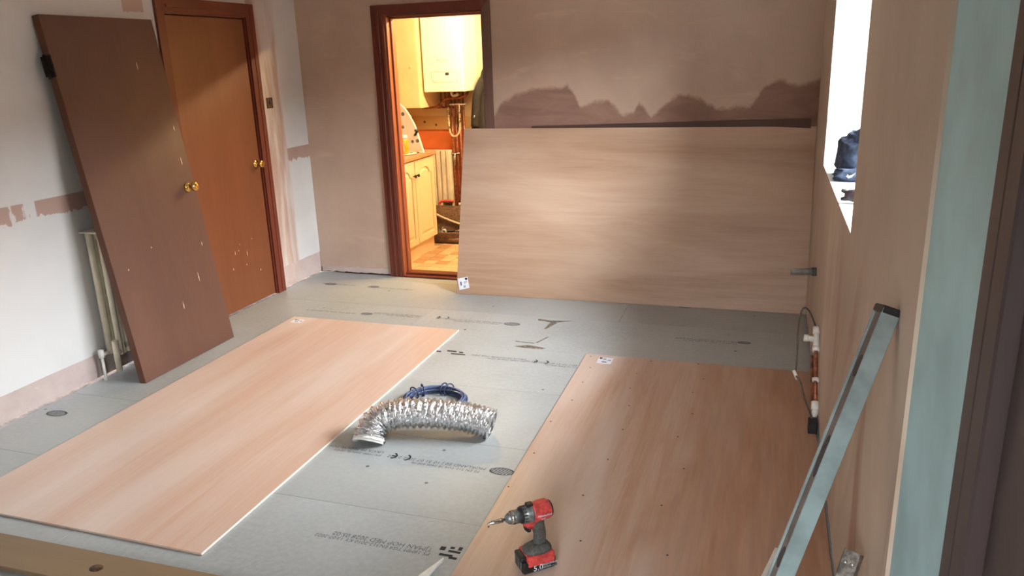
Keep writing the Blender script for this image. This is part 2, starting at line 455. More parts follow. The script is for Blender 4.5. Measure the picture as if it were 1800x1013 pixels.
# --- ground outside, ceiling
struct('ground', 'grey concrete yard outside the windows', box(nb(), (-60, -60, -0.6), (60, 60, -0.35)), MT['concrete'])
struct('wall_sky_block_side', 'added unseen wall across the yard that blocks low sky light', box(nb(), (11.0, -30, -0.4), (11.3, 20, 3.0)), MT['rubble'])  # added out of view to cut low sky light at the side window
struct('wall_sky_block_front', 'added unseen wall across the front yard that blocks low sky light', box(nb(), (-20, -14.3, -0.4), (11.0, -14.0, 2.6)), MT['rubble'])  # added out of view to cut low sky light at the front opening
struct('ceiling', 'flat ceiling over the room', box(nb(), (-0.4, YF - 0.4, 2.42), (4.3, 2.2, 2.52)), MT['ceiling'])
# --- floor and its boards
floor = struct('floor', 'chipboard flooring laid in long tongue and groove boards', box(nb(), (-0.2, YF - 0.4, -0.12), (4.3, 0.13, -0.022)), MT['rubble'])
joints = [0.0, -0.15, -0.75, -1.35, -1.95, -2.55, -3.15, -3.75, -4.35, -4.95, -5.55, -6.2]
ends = {0: 1.9, 1: 2.65, 2: 1.35, 3: 3.1, 4: 0.75, 5: 3.2, 6: 1.1, 7: 2.9, 8: 1.3, 9: 2.5, 10: 1.2}
boards = {}
for i in range(len(joints) - 1):
    y1, y0 = joints[i], joints[i + 1]; e = ends[i]
    for k, (x0, x1) in enumerate(((0.004, e), (e, XW + 0.01))):
        boards[(i, k)] = obj('floor_board', box(nb(), (x0 + 0.0005, y0 + 0.0006, -0.022), (x1 - 0.0005, y1 - 0.0006, 0.0), 0.0008, 1), MT['chip'], floor)
def floor_print(i, items, k=0):
    """ink on board i: (text, x of its right hand start, y, size); reads upside down from the doorway"""
    bm = nb()
    for body, x, y, size in items:
        t = textmesh(body, size, frame_mtx((x, y, 0.0006), (-1, 0, 0), (0, -1, 0)), 'LEFT', 0.12)
        for v in t.verts: v.co.z = 0.0006
        merge(bm, t)
    return obj('printed_text', bm, MT['ink'], boards[(i, k)])
def oval_logo(i, x, y, k=0, s=1.0):
    bm = nb()
    pts = [(x + 0.055 * s * math.cos(t * math.pi / 10), y + 0.030 * s * math.sin(t * math.pi / 10)) for t in range(20)]
    inn = [(x + 0.047 * s * math.cos(t * math.pi / 10), y + 0.024 * s * math.sin(t * math.pi / 10)) for t in range(20)]
    prism(bm, [pts, inn], fz, 0.0002, 0.0006)
    for q in range(-3, 4):
        cx = x + q * 0.013 * s; h = 0.024 * s * math.sqrt(max(0.05, 1 - (q / 4) ** 2))
        prism(bm, [[(cx - .004 * s - h * .5, y - h), (cx + .003 * s - h * .5, y - h), (cx + .004 * s + h * .5, y + h), (cx - .003 * s + h * .5, y + h)]], fz, 0.0002, 0.0006)
    obj('printed_logo', bm, MT['ink'], boards[(i, k)])
def ce(i, x, y, k=0):
    bm = textmesh('CE', 0.062, frame_mtx((x + 0.055, y - 0.022, 0), (-1, 0, 0), (0, -1, 0)))
    # the mark itself, drawn with round strokes
    bm.free(); bm = nb()
    for cx, bar in ((x + 0.035, False), (x - 0.03, True)):
        ro, ri = 0.027, 0.019
        a = [(cx - ro * math.cos(math.radians(t)) * -1, y + ro * math.sin(math.radians(t))) for t in range(-75, 76, 15)]
        b = [(cx - ri * math.cos(math.radians(t)) * -1, y + ri * math.sin(math.radians(t))) for t in range(75, -76, -15)]
        prism(bm, [a + b], fz, 0.0002, 0.0006)
        if bar: prism(bm, [[(cx + ri + .002, y - .004), (cx + .002, y - .004), (cx + .002, y + .004), (cx + ri + .002, y + .004)]], fz, 0.0002, 0.0006)
    obj('printed_mark', bm, MT['ink_dark'], boards[(i, k)])
PR = 'MORLAND E0 | 10 31 07 2022 23 02'; PR2 = 'P5 EN 312 TG4 18 2400 600 06'; PR3 = 'UKCA P5-FLOOR-TG4 2400'; PR4 = 'EN 13986-2004 06 18MM'
for i, y, xce, k in ((5, -2.752, 2.037, 0), (3, -1.535, 2.315, 0), (2, -0.915, 1.469, 1), (4, -2.14, 1.2, 1)):
    pass
floor_print(5, [(PR, 2.46, -2.742, 0.030), (PR2, 2.44, -2.772, 0.024), (PR3, 1.97, -2.722, 0.028), (PR4, 1.97, -2.752, 0.022)]); ce(5, 2.045, -2.745); oval_logo(5, 2.53, -2.752)
floor_print(3, [(PR, 2.72, -1.53, 0.030), (PR2, 2.70, -1.56, 0.024), (PR3, 2.26, -1.51, 0.028), (PR4, 2.26, -1.54, 0.022), ('TG4 22 P5', 1.68, -1.50, 0.026)]); ce(3, 2.335, -1.53)
bm = nb()
for bx, by, bw, bh in ((1.76, -1.50, .06, .022), (1.80, -1.535, .09, .016), (1.70, -1.52, .03, .02), (1.84, -1.505, .025, .018)): prism(bm, [[(bx, by), (bx + bw, by), (bx + bw - .008, by + bh), (bx - .008, by + bh)]], fz, 0.0002, 0.0006)
obj('printed_block', bm, MT['ink_dark'], boards[(3, 0)])
floor_print(2, [(PR, 1.92, -0.925, 0.030), (PR2, 1.90, -0.955, 0.024)], 1); ce(2, 1.47, -0.915, 1); oval_logo(2, 1.985, -0.94, 1)
floor_print(2, [(PR3, 1.33, -0.91, 0.030), (PR4, 1.33, -0.94, 0.024), (PR2, 0.85, -0.955, 0.030)], 0); oval_logo(2, 0.93, -0.952, 0, 0.8)
floor_print(2, [(PR3, 3.40, -0.955, 0.03), (PR2, 3.40, -0.985, 0.024)], 1); oval_logo(2, 3.44, -0.962, 1, 0.7)
floor_print(1, [(PR2, 1.0, -0.34, 0.03), (PR4, 0.5, -0.32, 0.028)]); oval_logo(1, 0.28, -0.33, 0, 0.9); oval_logo(1, 0.66, -0.33, 0, 0.8)
oval_logo(1, 3.03, -0.342, 1, 0.8)
floor_print(6, [('TJMAN HOP MED 2028 05:02', 2.47, -3.325, 0.032), ('P5 18MM TG4 EN312-2010 KY 13:07-2022', 2.47, -3.352, 0.026)], 1)
bm = nb()
for bx, by, bw, bh in ((2.49, -3.325, .02, .02), (2.525, -3.33, .045, .012), (2.525, -3.31, .016, .012), (2.555, -3.312, .014, .02), (2.50, -3.355, .05, .012), (2.54, -3.365, .03, .012)): prism(bm, [[(bx, by), (bx + bw, by), (bx + bw, by + bh), (bx, by + bh)]], fz, 0.0002, 0.0006)
obj('printed_block', bm, MT['ink_dark'], boards[(6, 1)])
oval_logo(5, 0.139, -2.778, 0, 1.1)
for i, polys in ((2, [[(2.12, -.80), (2.22, -.815), (2.36, -.79), (2.27, -.84), (2.23, -.98), (2.215, -.99), (2.22, -.85), (2.13, -.83)]]),
                 (2, [[(2.275, -1.12), (2.285, -1.12), (2.245, -1.24), (2.232, -1.24)], [(2.10, -1.235), (2.23, -1.245), (2.23, -1.255), (2.11, -1.248)], [(2.12, -1.325), (2.2, -1.285), (2.24, -1.295), (2.32, -1.315), (2.30, -1.335), (2.18, -1.34)]])):
    bm = nb()
    for pl in polys: prism(bm, [pl], fz, 0.0002, 0.0005)
    obj('glue_mark', bm, MT['glue'], boards[(i, 1)])

# --- left wall (faces +X): plaster core, paint skin, bare band at the foot
W2A, W2B, W2C, W2D = 2.95, 3.5, 0.45, 1.9     # window_2
DL0, DL1 = -1.43, -0.645       # door_1 opening
wl = struct('wall_left', 'long white painted wall with bare plaster patches',
            wall_pieces(nb(), fx, YF, 0.0, 0.012, 2.42, [(DL0, DL1, 0, 2.02)], -0.16, -0.004), MT['band'])
bm = nb()
for a0, a1 in ((YF, DL0), (DL1, 0.0)):
    low = ragged(a0, a1, 0.150 if a0 < -3 else 0.175, 0.004, max(6, int((a1 - a0) * 12)), a0)
    prism(bm, [low + [(a1, 2.42), (a0, 2.42)]], fx, -0.0045, 0.0)
prism(bm, [[(DL0, 2.02), (DL1, 2.02), (DL1, 2.42), (DL0, 2.42)]], fx, -0.0045, 0.0)
obj('paint_skin', bm, MT['paint_left'], wl)
bm = nb()
for a0, a1 in ((YF, DL0 - 0.02), (DL1 + 0.02, 0.0)):
    low = ragged(a0, a1, 0.018, 0.010, max(10, int((a1 - a0) * 22)), a0 + 3)
    prism(bm, [low + [(a1, 0.152 if a0 < -3 else 0.177), (a0, 0.152 if a0 < -3 else 0.177)]], fx, -0.03, -0.0025)
b = struct('baseboard_left', 'bare pinkish plaster band where the skirting was removed', bm, MT['band'])
# --- back wall (faces -Y), doorway to the kitchen
wb = struct('wall_back', 'brownish bare plaster wall with damp tide marks',
            wall_pieces(nb(), fy, -0.2, XW + 0.5, 0.0, 2.42, [(0.735, 1.545, -1, 2.025)], 0.014, 0.13), MT['rubble'])
bm = nb()
low = ragged(0.0, 0.735, 0.034, 0.016, 40, 5.5)
prism(bm, [low + [(0.735, 2.025), (0.0, 2.025)]], fy, 0.015, 0.0)
low = ragged(1.545, XW, 0.02, 0.012, 60, 9.1)
prism(bm, [low + [(XW, 2.025), (1.545, 2.025)]], fy, 0.015, 0.0)
prism(bm, [[(0, 2.025), (XW, 2.025), (XW, 2.42), (0, 2.42)]], fy, 0.015, 0.0)
obj('plaster_skin', bm, MT['pl_back'], wb)
bm = nb()
low = ragged(0.01, 0.64, 0.012, 0.008, 40, 2.5); top = ragged(0.01, 0.64, 0.052, 0.014, 40, 7.7)
prism(bm, [low + list(reversed(top))], fy, 0.014, -0.003)
struct('baseboard_back', 'rough pale plaster lip along the foot of the back wall', bm, MT['band'])
# --- right wall (faces -X): plaster skin, mint painted length, window opening
WY0, WY1, WZ0, WZ1 = -2.672, -0.936, 1.05, 2.12
WD = 0.46
wr = struct('wall_right', 'bare plaster wall with a deep window opening',
            wall_pieces(nb(), fx, YF, 0.13, -0.02, 2.42, [(WY0, WY1, WZ0, WZ1)], XW + 0.016, XW + WD), MT['rubble'])
bm = nb()
low = ragged(-3.963, 0.0, 0.034, 0.020, 160, 1.3)
cut = [q for q in low if q[0] <= WY0] + [(WY0, 0.02)]
prism(bm, [cut + [(WY0, 2.42)] + [(-3.963, 2.42)]], fx, XW + 0.017, XW)
cut = [(WY0, 0.02)] + [q for q in low if WY0 < q[0] < WY1] + [(WY1, 0.02)]
prism(bm, [cut + [(WY1, WZ0), (WY0, WZ0)]], fx, XW + 0.017, XW)
prism(bm, [[(WY0, WZ1), (WY1, WZ1), (WY1, 2.42), (WY0, 2.42)]], fx, XW + 0.017, XW)
cut = [(WY1, 0.02)] + [q for q in low if q[0] > WY1]
prism(bm, [cut + [(0.0, 2.42), (WY1, 2.42)]], fx, XW + 0.017, XW)
obj('plaster_skin', bm, MT['pl_right'], wr)
o = obj('painted_length', prism(nb(), [[(YF, 0.0), (-3.963, 0.0), (-3.963, 2.42), (YF, 2.42)]], fx, XW + 0.017, XW + 0.008), MT['mint'], wr); o['label'] = 'old mint green painted length beside the dark door frame'
# reveals of the window
bm = nb()
box(bm, (XW + 0.002, WY1 - .003, WZ0), (XW + WD - 0.02, WY1 + 0.01, WZ1)); box(bm, (XW + 0.002, WY0 - 0.01, WZ0), (XW + WD - 0.02, WY0 + .003, WZ1)); box(bm, (XW + 0.002, WY0, WZ1 - .003), (XW + WD - 0.02, WY1, WZ1 + 0.01))
obj('window_reveal', bm, MT['white'], wr)
# --- front wall behind the camera, with its window
struct('wall_front', 'plain plaster wall behind the camera', wall_pieces(nb(), fy, -0.2, 4.3, 0, 2.42, [(W2A, W2B, W2C, W2D)], YF - 0.3, YF), MT['pl_front'])
# --- windows
def window(name, label, fn, a0, a1, b0, b1, d, n, mat):
    t = struct(name, label)
    bm = nb(); prism(bm, [[(a0, b0), (a1, b0), (a1, b1), (a0, b1)], [(a0 + .06, b0 + .06), (a1 - .06, b0 + .06), (a1 - .06, b1 - .06), (a0 + .06, b1 - .06)]], fn, d - .03, d + .03)
    obj('window_frame', bm, mat, t)
    wdt = (a1 - a0 - .12) / n
    for k in range(n):
        l = a0 + .06 + wdt * k
        if k: obj('mullion', prism(nb(), [[(l - .02, b0 + .06), (l + .02, b0 + .06), (l + .02, b1 - .06), (l - .02, b1 - .06)]], fn, d - .025, d + .025), mat, t)
        obj('pane', prism(nb(), [[(l + .02, b0 + .062), (l + wdt - .02, b0 + .062), (l + wdt - .02, b1 - .062), (l + .02, b1 - .062)]], fn, d - .002, d + .002), MT['glass'], t)
    return t
w1 = window('window_1', 'deep set window in the right wall', fx, WY0, WY1, WZ0, WZ1, XW + WD - 0.04, 2, MT['white_pl'])
obj('window_sill', box(nb(), (XW + 0.001, WY0 + 0.002, WZ0 - 0.015), (XW + WD - 0.06, WY1 - .002, WZ0 + .001), 0.002), MT['white'], w1)
window('window_2', 'tall glazed opening in the wall behind the camera', fy, W2A, W2B, W2C, W2D, YF - 0.2, 1, MT['white_pl'])

# --- door_1, shut in the left wall
d1 = struct('door_1', 'shut reddish brown flush door in a dark stained frame', loc=(0.0, -1.04, 0.0))
obj('door_leaf', box(nb(), (-0.042, DL0 + 0.012, 0.008), (-0.004, DL1 - 0.012, 1.985), 0.002, 1), MT['door'], d1)
bm = nb()
box(bm, (-0.15, DL0 - 0.03, 0.0), (0.004, DL0 + 0.006, 2.02)); box(bm, (-0.15, DL1 - 0.006, 0.0), (0.004, DL1 + 0.03, 2.02)); box(bm, (-0.15, DL0, 1.990), (0.004, DL1, 2.03))
box(bm, (-0.15, DL0, 0.0), (-0.044, DL1, 0.006)); box(bm, (-0.155, DL0, 0.0), (-0.148, DL1, 2.02))  # last box is an added unseen panel blocking daylight behind the door
obj('door_lining', bm, MT['frame'], d1)
def arch(lo, hi, thick_fn): return None
for nm, pl in (('architrave', [(DL1 + 0.004, 0.0), (DL1 + 0.095, 0.0), (DL1 + 0.095, 2.085), (DL1 + 0.004, 1.998)]), ('architrave', [(DL0 - 0.004, 0.0), (DL0 - 0.004, 1.998), (DL0 - 0.07, 2.085), (DL0 - 0.07, 0.0)]), ('architrave', [(DL0 - 0.004, 1.998), (DL1 + 0.004, 1.998), (DL1 + 0.095, 2.085), (DL0 - 0.07, 2.085)])):
    bm = prism(nb(), [pl], fx, 0.0, 0.018); obj(nm, bm, MT['frame'], d1)
bm = nb(); prism(bm, [[(DL0 + .02, 2.03), (DL1 + .02, 2.03), (DL1 + .03, 2.045), (DL0 + .01, 2.045)]], fx, 0.018, 0.024); prism(bm, [[(DL1 + .05, 0.01), (DL1 + .065, 0.01), (DL1 + .065, 2.06), (DL1 + .05, 2.06)]], fx, 0.018, 0.022)
obj('moulding', bm, MT['frame'], d1)
def knob(parent, o, n, mat=MT['brass'], s=1.0, local=False):
    k = obj('door_knob', lathe(nb(), [(0.0, .0), (0.0, .029 * s), (.006 * s, .029 * s), (.010 * s, .022 * s), (.012 * s, .011 * s), (.030 * s, .010 * s), (.036 * s, .016 * s), (.044 * s, .026 * s), (.054 * s, .0285 * s), (.061 * s, .025 * s), (.064 * s, .015 * s), (.0645 * s, 0.0)], o, n, 20), mat, parent, local)
    return k
bm = nb()
for py, pz, l in ((-.93, .36, .05), (-.95, .30, .012), (-1.02, .42, .01), (-1.06, .40, .035), (-.86, .47, .012), (-1.0, .46, .01), (-1.10, .30, .02), (-.80, .22, .02)):
    prism(bm, [[(py - .002, pz), (py + .002, pz + l * .3), (py + .001, pz + l), (py - .003, pz + l * .6)]], fx, -.0042, -.0034)
obj('paint_scratch', bm, MT['rope'], d1)
knob(d1, (-0.004, DL1 - 0.062, 0.995), (1, 0, 0))
# --- door_2: the open doorway to the kitchen
d2 = struct('door_2', 'open kitchen doorway with a dark stained frame', loc=(1.14, 0.0, 0.0))
bm = nb()
box(bm, (0.735, -0.004, 0.0), (0.768, 0.134, 2.02), 0.002, 1); obj('door_lining', bm, MT['lining_lit'], d2)
obj('door_lining', box(nb(), (1.512, -0.004, 0.0), (1.545, 0.134, 2.02), 0.002, 1), MT['frame_old'], d2)
obj('door_lining', box(nb(), (0.768, -0.004, 1.988), (1.512, 0.134, 2.02), 0.002, 1), MT['frame'], d2)
bm = nb(); box(bm, (0.768, 0.05, 0.012), (0.782, 0.10, 1.988), 0.002, 1); box(bm, (0.768, 0.05, 1.974), (1.512, 0.10, 1.988), 0.002, 1)
obj('door_stop', bm, MT['lining_lit'], d2)
for pl, mt in (([(0.652, 0.0), (0.752, 0.0), (0.752, 2.0), (0.652, 2.07)], 'frame'), ([(0.652, 2.07), (0.752, 2.0), (1.522, 2.0), (1.585, 2.07)], 'frame'), ([(1.522, 0.0), (1.585, 0.0), (1.585, 2.07), (1.522, 2.0)], 'frame_old')):
    obj('architrave', prism(nb(), [pl], fy, 0.0, -0.02), MT[mt], d2)
bm = nb(); box(bm, (0.690, -0.027, 0.0), (0.712, -0.019, 2.03), 0.003, 1); box(bm, (0.735, -0.024, 0.0), (0.744, -0.019, 2.0), 0.002, 1)
obj('moulding', bm, MT['frame'], d2)
bm = nb(); box(bm, (0.752, -0.03, 0.0), (1.512, 0.02, 0.014), 0.004, 1); box(bm, (0.768, 0.02, 0.0), (1.512, 0.115, 0.030), 0.005, 1)
obj('threshold', bm, MT['frame'], d2)
# --- door_3: dark frame and leaf at the right edge
d3 = struct('door_3', 'dark brown door frame and door at the right edge', loc=(3.8, -4.9, 0.0))
bm = nb(); box(bm, (XW - 0.018, -4.487, 0.0), (XW + 0.01, -4.437, 2.1), 0.004, 1); box(bm, (XW - 0.012, -4.532, 0.0), (XW + 0.01, -4.489, 2.1), 0.003, 1)
obj('architrave', bm, MT['dark_frame'], d3)
bm = nb(); box(bm, (XW - 0.03, -4.585, 0.0), (XW + 0.01, -4.535, 2.1), 0.003, 1); obj('door_lining', bm, MT['dark_frame'], d3)
obj('door_leaf', box(nb(), (XW - 0.01, -5.38, 0.005), (XW + 0.03, -4.59, 2.05), 0.003, 1), MT['dark_frame'], d3)

# --- kitchen shell
KX0, KX1, KY, KF = 0.09, 3.4, 1.62, 0.02
fk = struct('floor_kitchen', 'kitchen floor laid in small pale brown tiles', box(nb(), (KX0, 0.13, -0.1), (KX1, KY + .02, KF - 0.004)), MT['rubble'])
obj('tile_remainder', box(nb(), (2.0, 0.131, KF - .005), (KX1, KY, KF)), MT['tile'], fk)
tm = None
for ix in range(13):
    for iy in range(14):
        x = 0.55 + ix * 0.108; y = 0.133 + iy * 0.108
        if y + .1 > KY: continue
        if tm is None:
            t0 = obj('tile', box(nb(), (-.0525, -.0525, -.006), (.0525, .0525, 0.0), 0.0015, 1), MT['tile'], fk, local=True); tm = t0.data
            t0.location = (x + .054, y + .054, KF)
        else:
            o = bpy.data.objects.new('tile', tm); COL.objects.link(o); o.parent = fk; o.location = (x + .054, y + .054, KF + random.uniform(-.0006, .0004))
struct('ceiling_kitchen', 'lower flat ceiling of the kitchen', box(nb(), (KX0, 0.13, 2.20), (KX1, KY, 2.26)), MT['ceiling'])
wk = struct('wall_kitchen_back', 'kitchen wall, cream above and terracotta below', box(nb(), (KX0 - .1, KY, 0), (KX1 + .1, KY + .1, 2.42)), MT['cream_wall'])
obj('painted_dado', box(nb(), (KX0, KY - 0.006, 0.02), (KX1, KY + .01, 1.03)), MT['orange_wall'], wk)
o = obj('pine_board', box(nb(), (KX0, KY - 0.022, 1.025), (1.9, KY + .01, 1.15), 0.003, 1), MT['pine'], wk)
bm = nb()
for kx, kz, kr in ((.30, 1.10, .012), (.42, 1.07, .010), (.55, 1.11, .008), (.20, 1.06, .009)): lathe(bm, [(0, kr), (.0012, kr), (.0013, 0)], (kx, KY - .022, kz), (0, -1, 0), 10)
obj('knot', bm, MT['knot'], wk)
struct('wall_kitchen_left', 'cream kitchen wall behind the cabinets', box(nb(), (KX0 - .1, 0.13, 0), (KX0, KY, 2.42)), MT['cream_wall'])
struct('wall_kitchen_right', 'cream kitchen wall out of sight', box(nb(), (KX1, 0.13, 0), (KX1 + .1, KY, 2.42)), MT['cream_wall'])

# ================================================================== THINGS
# --- plywood sheets
def label_sticker(parent, o, x, y, wd, ht, name='paper_label'):
    """a printed paper label: bars, dark blocks and lines of print"""
    mt = frame_mtx(o, x, y)
    lb = obj(name, box(nb(), (0, 0, 0), (wd, ht, 0.0006), 0, 1, mt), MT['paper'], parent); lb['label'] = 'white printed paper label'
    bm = nb()
    box(bm, (wd * .06, ht * .72, .0004), (wd * .26, ht * .94, .0010), 0, 1, mt)
    for q in range(5): box(bm, (wd * (.70 + q * .045), ht * .45, .0004), (wd * (.722 + q * .045), ht * .66, .0010), 0, 1, mt)
    for q in range(3): box(bm, (wd * .34, ht * (.60 + q * .11), .0004), (wd * (.6 - .05 * q), ht * (.635 + q * .11), .0010), 0, 1, mt)
    box(bm, (wd * .32, ht * .2, .0004), (wd * .66, ht * .30, .0010), 0, 1, mt)
    obj('label_print', bm, MT['ink_dark'], lb)
sh = thing('plywood_sheet', 'full plywood sheet leaning on its long edge against the damp back wall', 'plywood', (1.361, -0.362, 0.0))
ba, bl = 0.0108, 0.2705
e_ = Vector((math.cos(ba), math.sin(ba), 0)); n_ = Vector((-math.sin(ba), math.cos(ba), 0)); u_ = Vector((0, 0, 1)) * math.cos(bl) + n_ * math.sin(bl)
sh.rotation_euler = (0, 0, 0)
mt = frame_mtx((1.361, -0.362, 0.001), e_, u_)          # local x along, y up the sheet, z out of its face towards the room
obj('board', box(nb(), (0, 0, -0.006), (2.44, 1.22, 0), 0.0008, 1, mt), MT['ply_back'], sh)
label_sticker(sh, mt @ Vector((0.004, 0.108, 0.0004)), mt.to_3x3() @ Vector((0.25, -1, 0)), mt.to_3x3() @ Vector((1, 0.25, 0)), 0.085, 0.080)
sh = thing('plywood_sheet', 'pinkish plywood sheet lying on the floor beside the loose door', 'plywood', (1.08, -2.36, 0.0))
mt = frame_mtx((0.473, -1.138, 0.0), (1, -0.0041, 0), (0.0041, 1, 0))
obj('board', box(nb(), (0, -2.44, 0.0012), (1.22, 0, 0.0092), 0.0006, 1, mt), MT['ply_left'], sh)
for lo, hi in (((1.2195, -2.44, .0014), (1.2212, 0, .0090)),): obj('lit_edge', box(nb(), lo, hi, 0, 1, mt), MT['ply_edge_lit'], sh)  # thin pale strip painting window light along the sheet edge
label_sticker(sh, mt @ Vector((0.045, -0.115, 0.0093)), (1, 0, 0), (0, 1, 0), 0.075, 0.06)
sh = thing('plywood_sheet', 'plywood sheet screwed flat to the floor under the cordless drill', 'plywood', (3.18, -2.58, 0.0))
mt = frame_mtx((2.578, -1.366, 0.0), (1, 0.006, 0), (-0.006, 1, 0))
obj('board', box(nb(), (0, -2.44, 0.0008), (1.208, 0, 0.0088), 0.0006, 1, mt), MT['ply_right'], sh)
label_sticker(sh, mt @ Vector((0.083, -0.130, 0.0089)), (1, 0, 0), (0, 1, 0), 0.082, 0.092)
bm = nb()
for sx in (0.03, 0.33, 0.63):
    for sy in (-0.03, -0.22, -0.42, -0.65, -0.9, -1.2, -1.5, -1.8, -2.1, -2.4):
        p = mt @ Vector((sx + random.uniform(-.02, .05), sy + random.uniform(-.015, .015), 0.0086))
        lathe(bm, [(0, .004), (.0006, .004), (.0007, 0)], p, (0, 0, 1), 8)
s = obj('screw', bm, MT['iron'], sh); s['kind'] = 'stuff'
# upright dark brown sheet behind the leaning one, showing as a strip
hb = nb()
mt = frame_mtx((1.90, -0.016, 0.0), (1, -0.0022, 0.020), (0, 0.006, 1))
box(hb, (0, 0.001, -0.006), (1.885, 1.190, 0), 0.001, 1, mt)
tag(obj('board', hb, MT['brown_strip'], loc=(2.8, -0.01, 0.0)), 'dark brown strip showing just above the leaning plywood sheet', 'board'); bpy.data.objects['board.003' if 'board.003' in bpy.data.objects else 'board'].name = 'dark_strip'

# --- loose door leaning on the left wall
ld = thing('loose_door', 'unhung brown flush door leaning against the white wall over the radiator', 'door', (0.30, -1.96, 0.0))
th = 0.136
mt = frame_mtx((0.312, -2.346, 0.002), (0, 1, 0), (-math.sin(th), 0, math.cos(th)))       # x along, y up, z out of the face
obj('door_leaf', box(nb(), (0, 0, -0.044), (0.768, 1.965, 0), 0.0015, 1, mt), [MT['loose']], ld)
bm = nb(); box(bm, (-0.001, 0.002, -0.043), (0.0008, 1.963, -0.001), 0, 1, mt); obj('door_edge', bm, MT['door_edge'], ld)
bm = nb(); box(bm, (-0.006, 1.66, -0.036), (0.003, 1.77, 0.0025), 0.001, 1, mt); box(bm, (-0.03, 1.665, -0.036), (-0.004, 1.765, -0.032), 0.001, 1, mt); tube(bm, [mt @ Vector((-0.008, 1.655, -0.034)), mt @ Vector((-0.008, 1.775, -0.034))], 0.007, 8)
obj('hinge', bm, MT['iron'], ld)
knob(ld, mt @ Vector((0.705, 0.985, 0.0)), mt.to_3x3() @ Vector((0, 0, 1)), MT['brass'], 1.05)
bm = nb()
for px, py, l in ((0.42, 0.30, .05), (0.70, .62, .03), (.10, .62, .012), (.30, .70, .01), (.71, 1.12, .05), (.72, 1.32, .04), (.56, 1.68, .05), (.60, .42, .06)):
    m3 = mt.to_3x3(); prism(bm, [[(px - .002, py), (px + .002, py + l * .3), (px + .001, py + l), (px - .003, py + l * .6)]], lambda a, b, d: mt @ Vector((a, b, d)), 0.0001, 0.0005)
obj('paint_scratch', bm, MT['rope'], ld)

# --- radiator on the left wall, behind the loose door
def flutes(bm, a0, a1, b0, b1, d0, d1, fn, step=0.042):
    """pressed panel: flat sheet with rounded vertical channels"""
    prof = []; n = int((a1 - a0) / step)
    for k in range(n):
        x = a0 + (a1 - a0) * k / n; w = (a1 - a0) / n
        prof += [(x, d0), (x + w * .22, d0), (x + w * .34, d1), (x + w * .88, d1)]
    prof += [(a1, d0), (a1, d0 + (d0 - d1) * .7), (a0, d0 + (d0 - d1) * .7)]
    prism(bm, [[(a, d) for a, d in prof]], lambda a, d, b: fn(a, b, d), b0, b1)
    return bm
rd = thing('radiator', 'cream double panel radiator on the left wall behind the loose door', 'radiator', (0.06, -1.95, 0.11))
obj('panel', flutes(nb(), -2.30, -1.62, 0.14, 0.83, 0.045, 0.054, fx), MT['rad'], rd)
obj('panel', flutes(nb(), -2.30, -1.62, 0.14, 0.83, 0.118, 0.128, fx), MT['rad'], rd)
bm = nb(); tube(bm, [(.045, -2.295, .14), (.045, -2.295, .83)], .019, 10); tube(bm, [(.118, -2.295, .14), (.118, -2.295, .83)], .016, 10)
box(bm, (.035, -2.27, .17), (.128, -2.22, .2)); box(bm, (.035, -2.27, .79), (.128, -2.22, .82)); obj('side_pipe', bm, MT['rad'], rd)
bm = nb(); box(bm, (0.003, -2.32, .832), (.135, -1.62, .842), .003, 1); obj('top_grille', bm, MT['rad'], rd)
bm = nb(); tube(bm, [(.045, -2.31, .15), (.045, -2.365, .15)], .011, 8); lathe(bm, [(0, .014), (.02, .017), (.045, .016), (.05, 0)], (.045, -2.36, .135), (0, 0, 1), 12); tube(bm, [(.045, -2.36, .14), (.045, -2.36, 0.0)], .008, 8)
obj('valve', bm, MT['white_pl'], rd)
bm = nb(); tube(bm, [(.118, -2.30, .16), (.118, -2.33, .16)], .016, 8); tube(bm, [(.118, -2.325, .23), (.118, -2.325, .05)], .017, 10); obj('valve_body', bm, MT['rad'], rd)
obj('bracket', box(nb(), (0.001, -2.25, .30), (.05, -2.2, .36)), MT['rad'], rd)

# --- switch box chased into the wall
sb = thing('switch_box', 'small open metal back box set in the wall beside the shut door', 'switch box', (0.0, -0.46, 1.405))
bm = nb(); prism(bm, [[(-.495, 1.37), (-.425, 1.37), (-.425, 1.445), (-.495, 1.445)], [(-.490, 1.375), (-.430, 1.375), (-.430, 1.44), (-.490, 1.44)]], fx, -0.003, 0.004)
obj('rim', bm, MT['iron'], sb)
obj('back_plate', box(nb(), (-0.003, -.492, 1.373), (0.0012, -.428, 1.442)), MT['door_edge'], sb)
obj('conduit_hole', lathe(nb(), [(0, .016), (.0012, .016), (.0014, 0)], (0.0012, -.455, 1.41), (1, 0, 0), 12), MT['black'], sb)

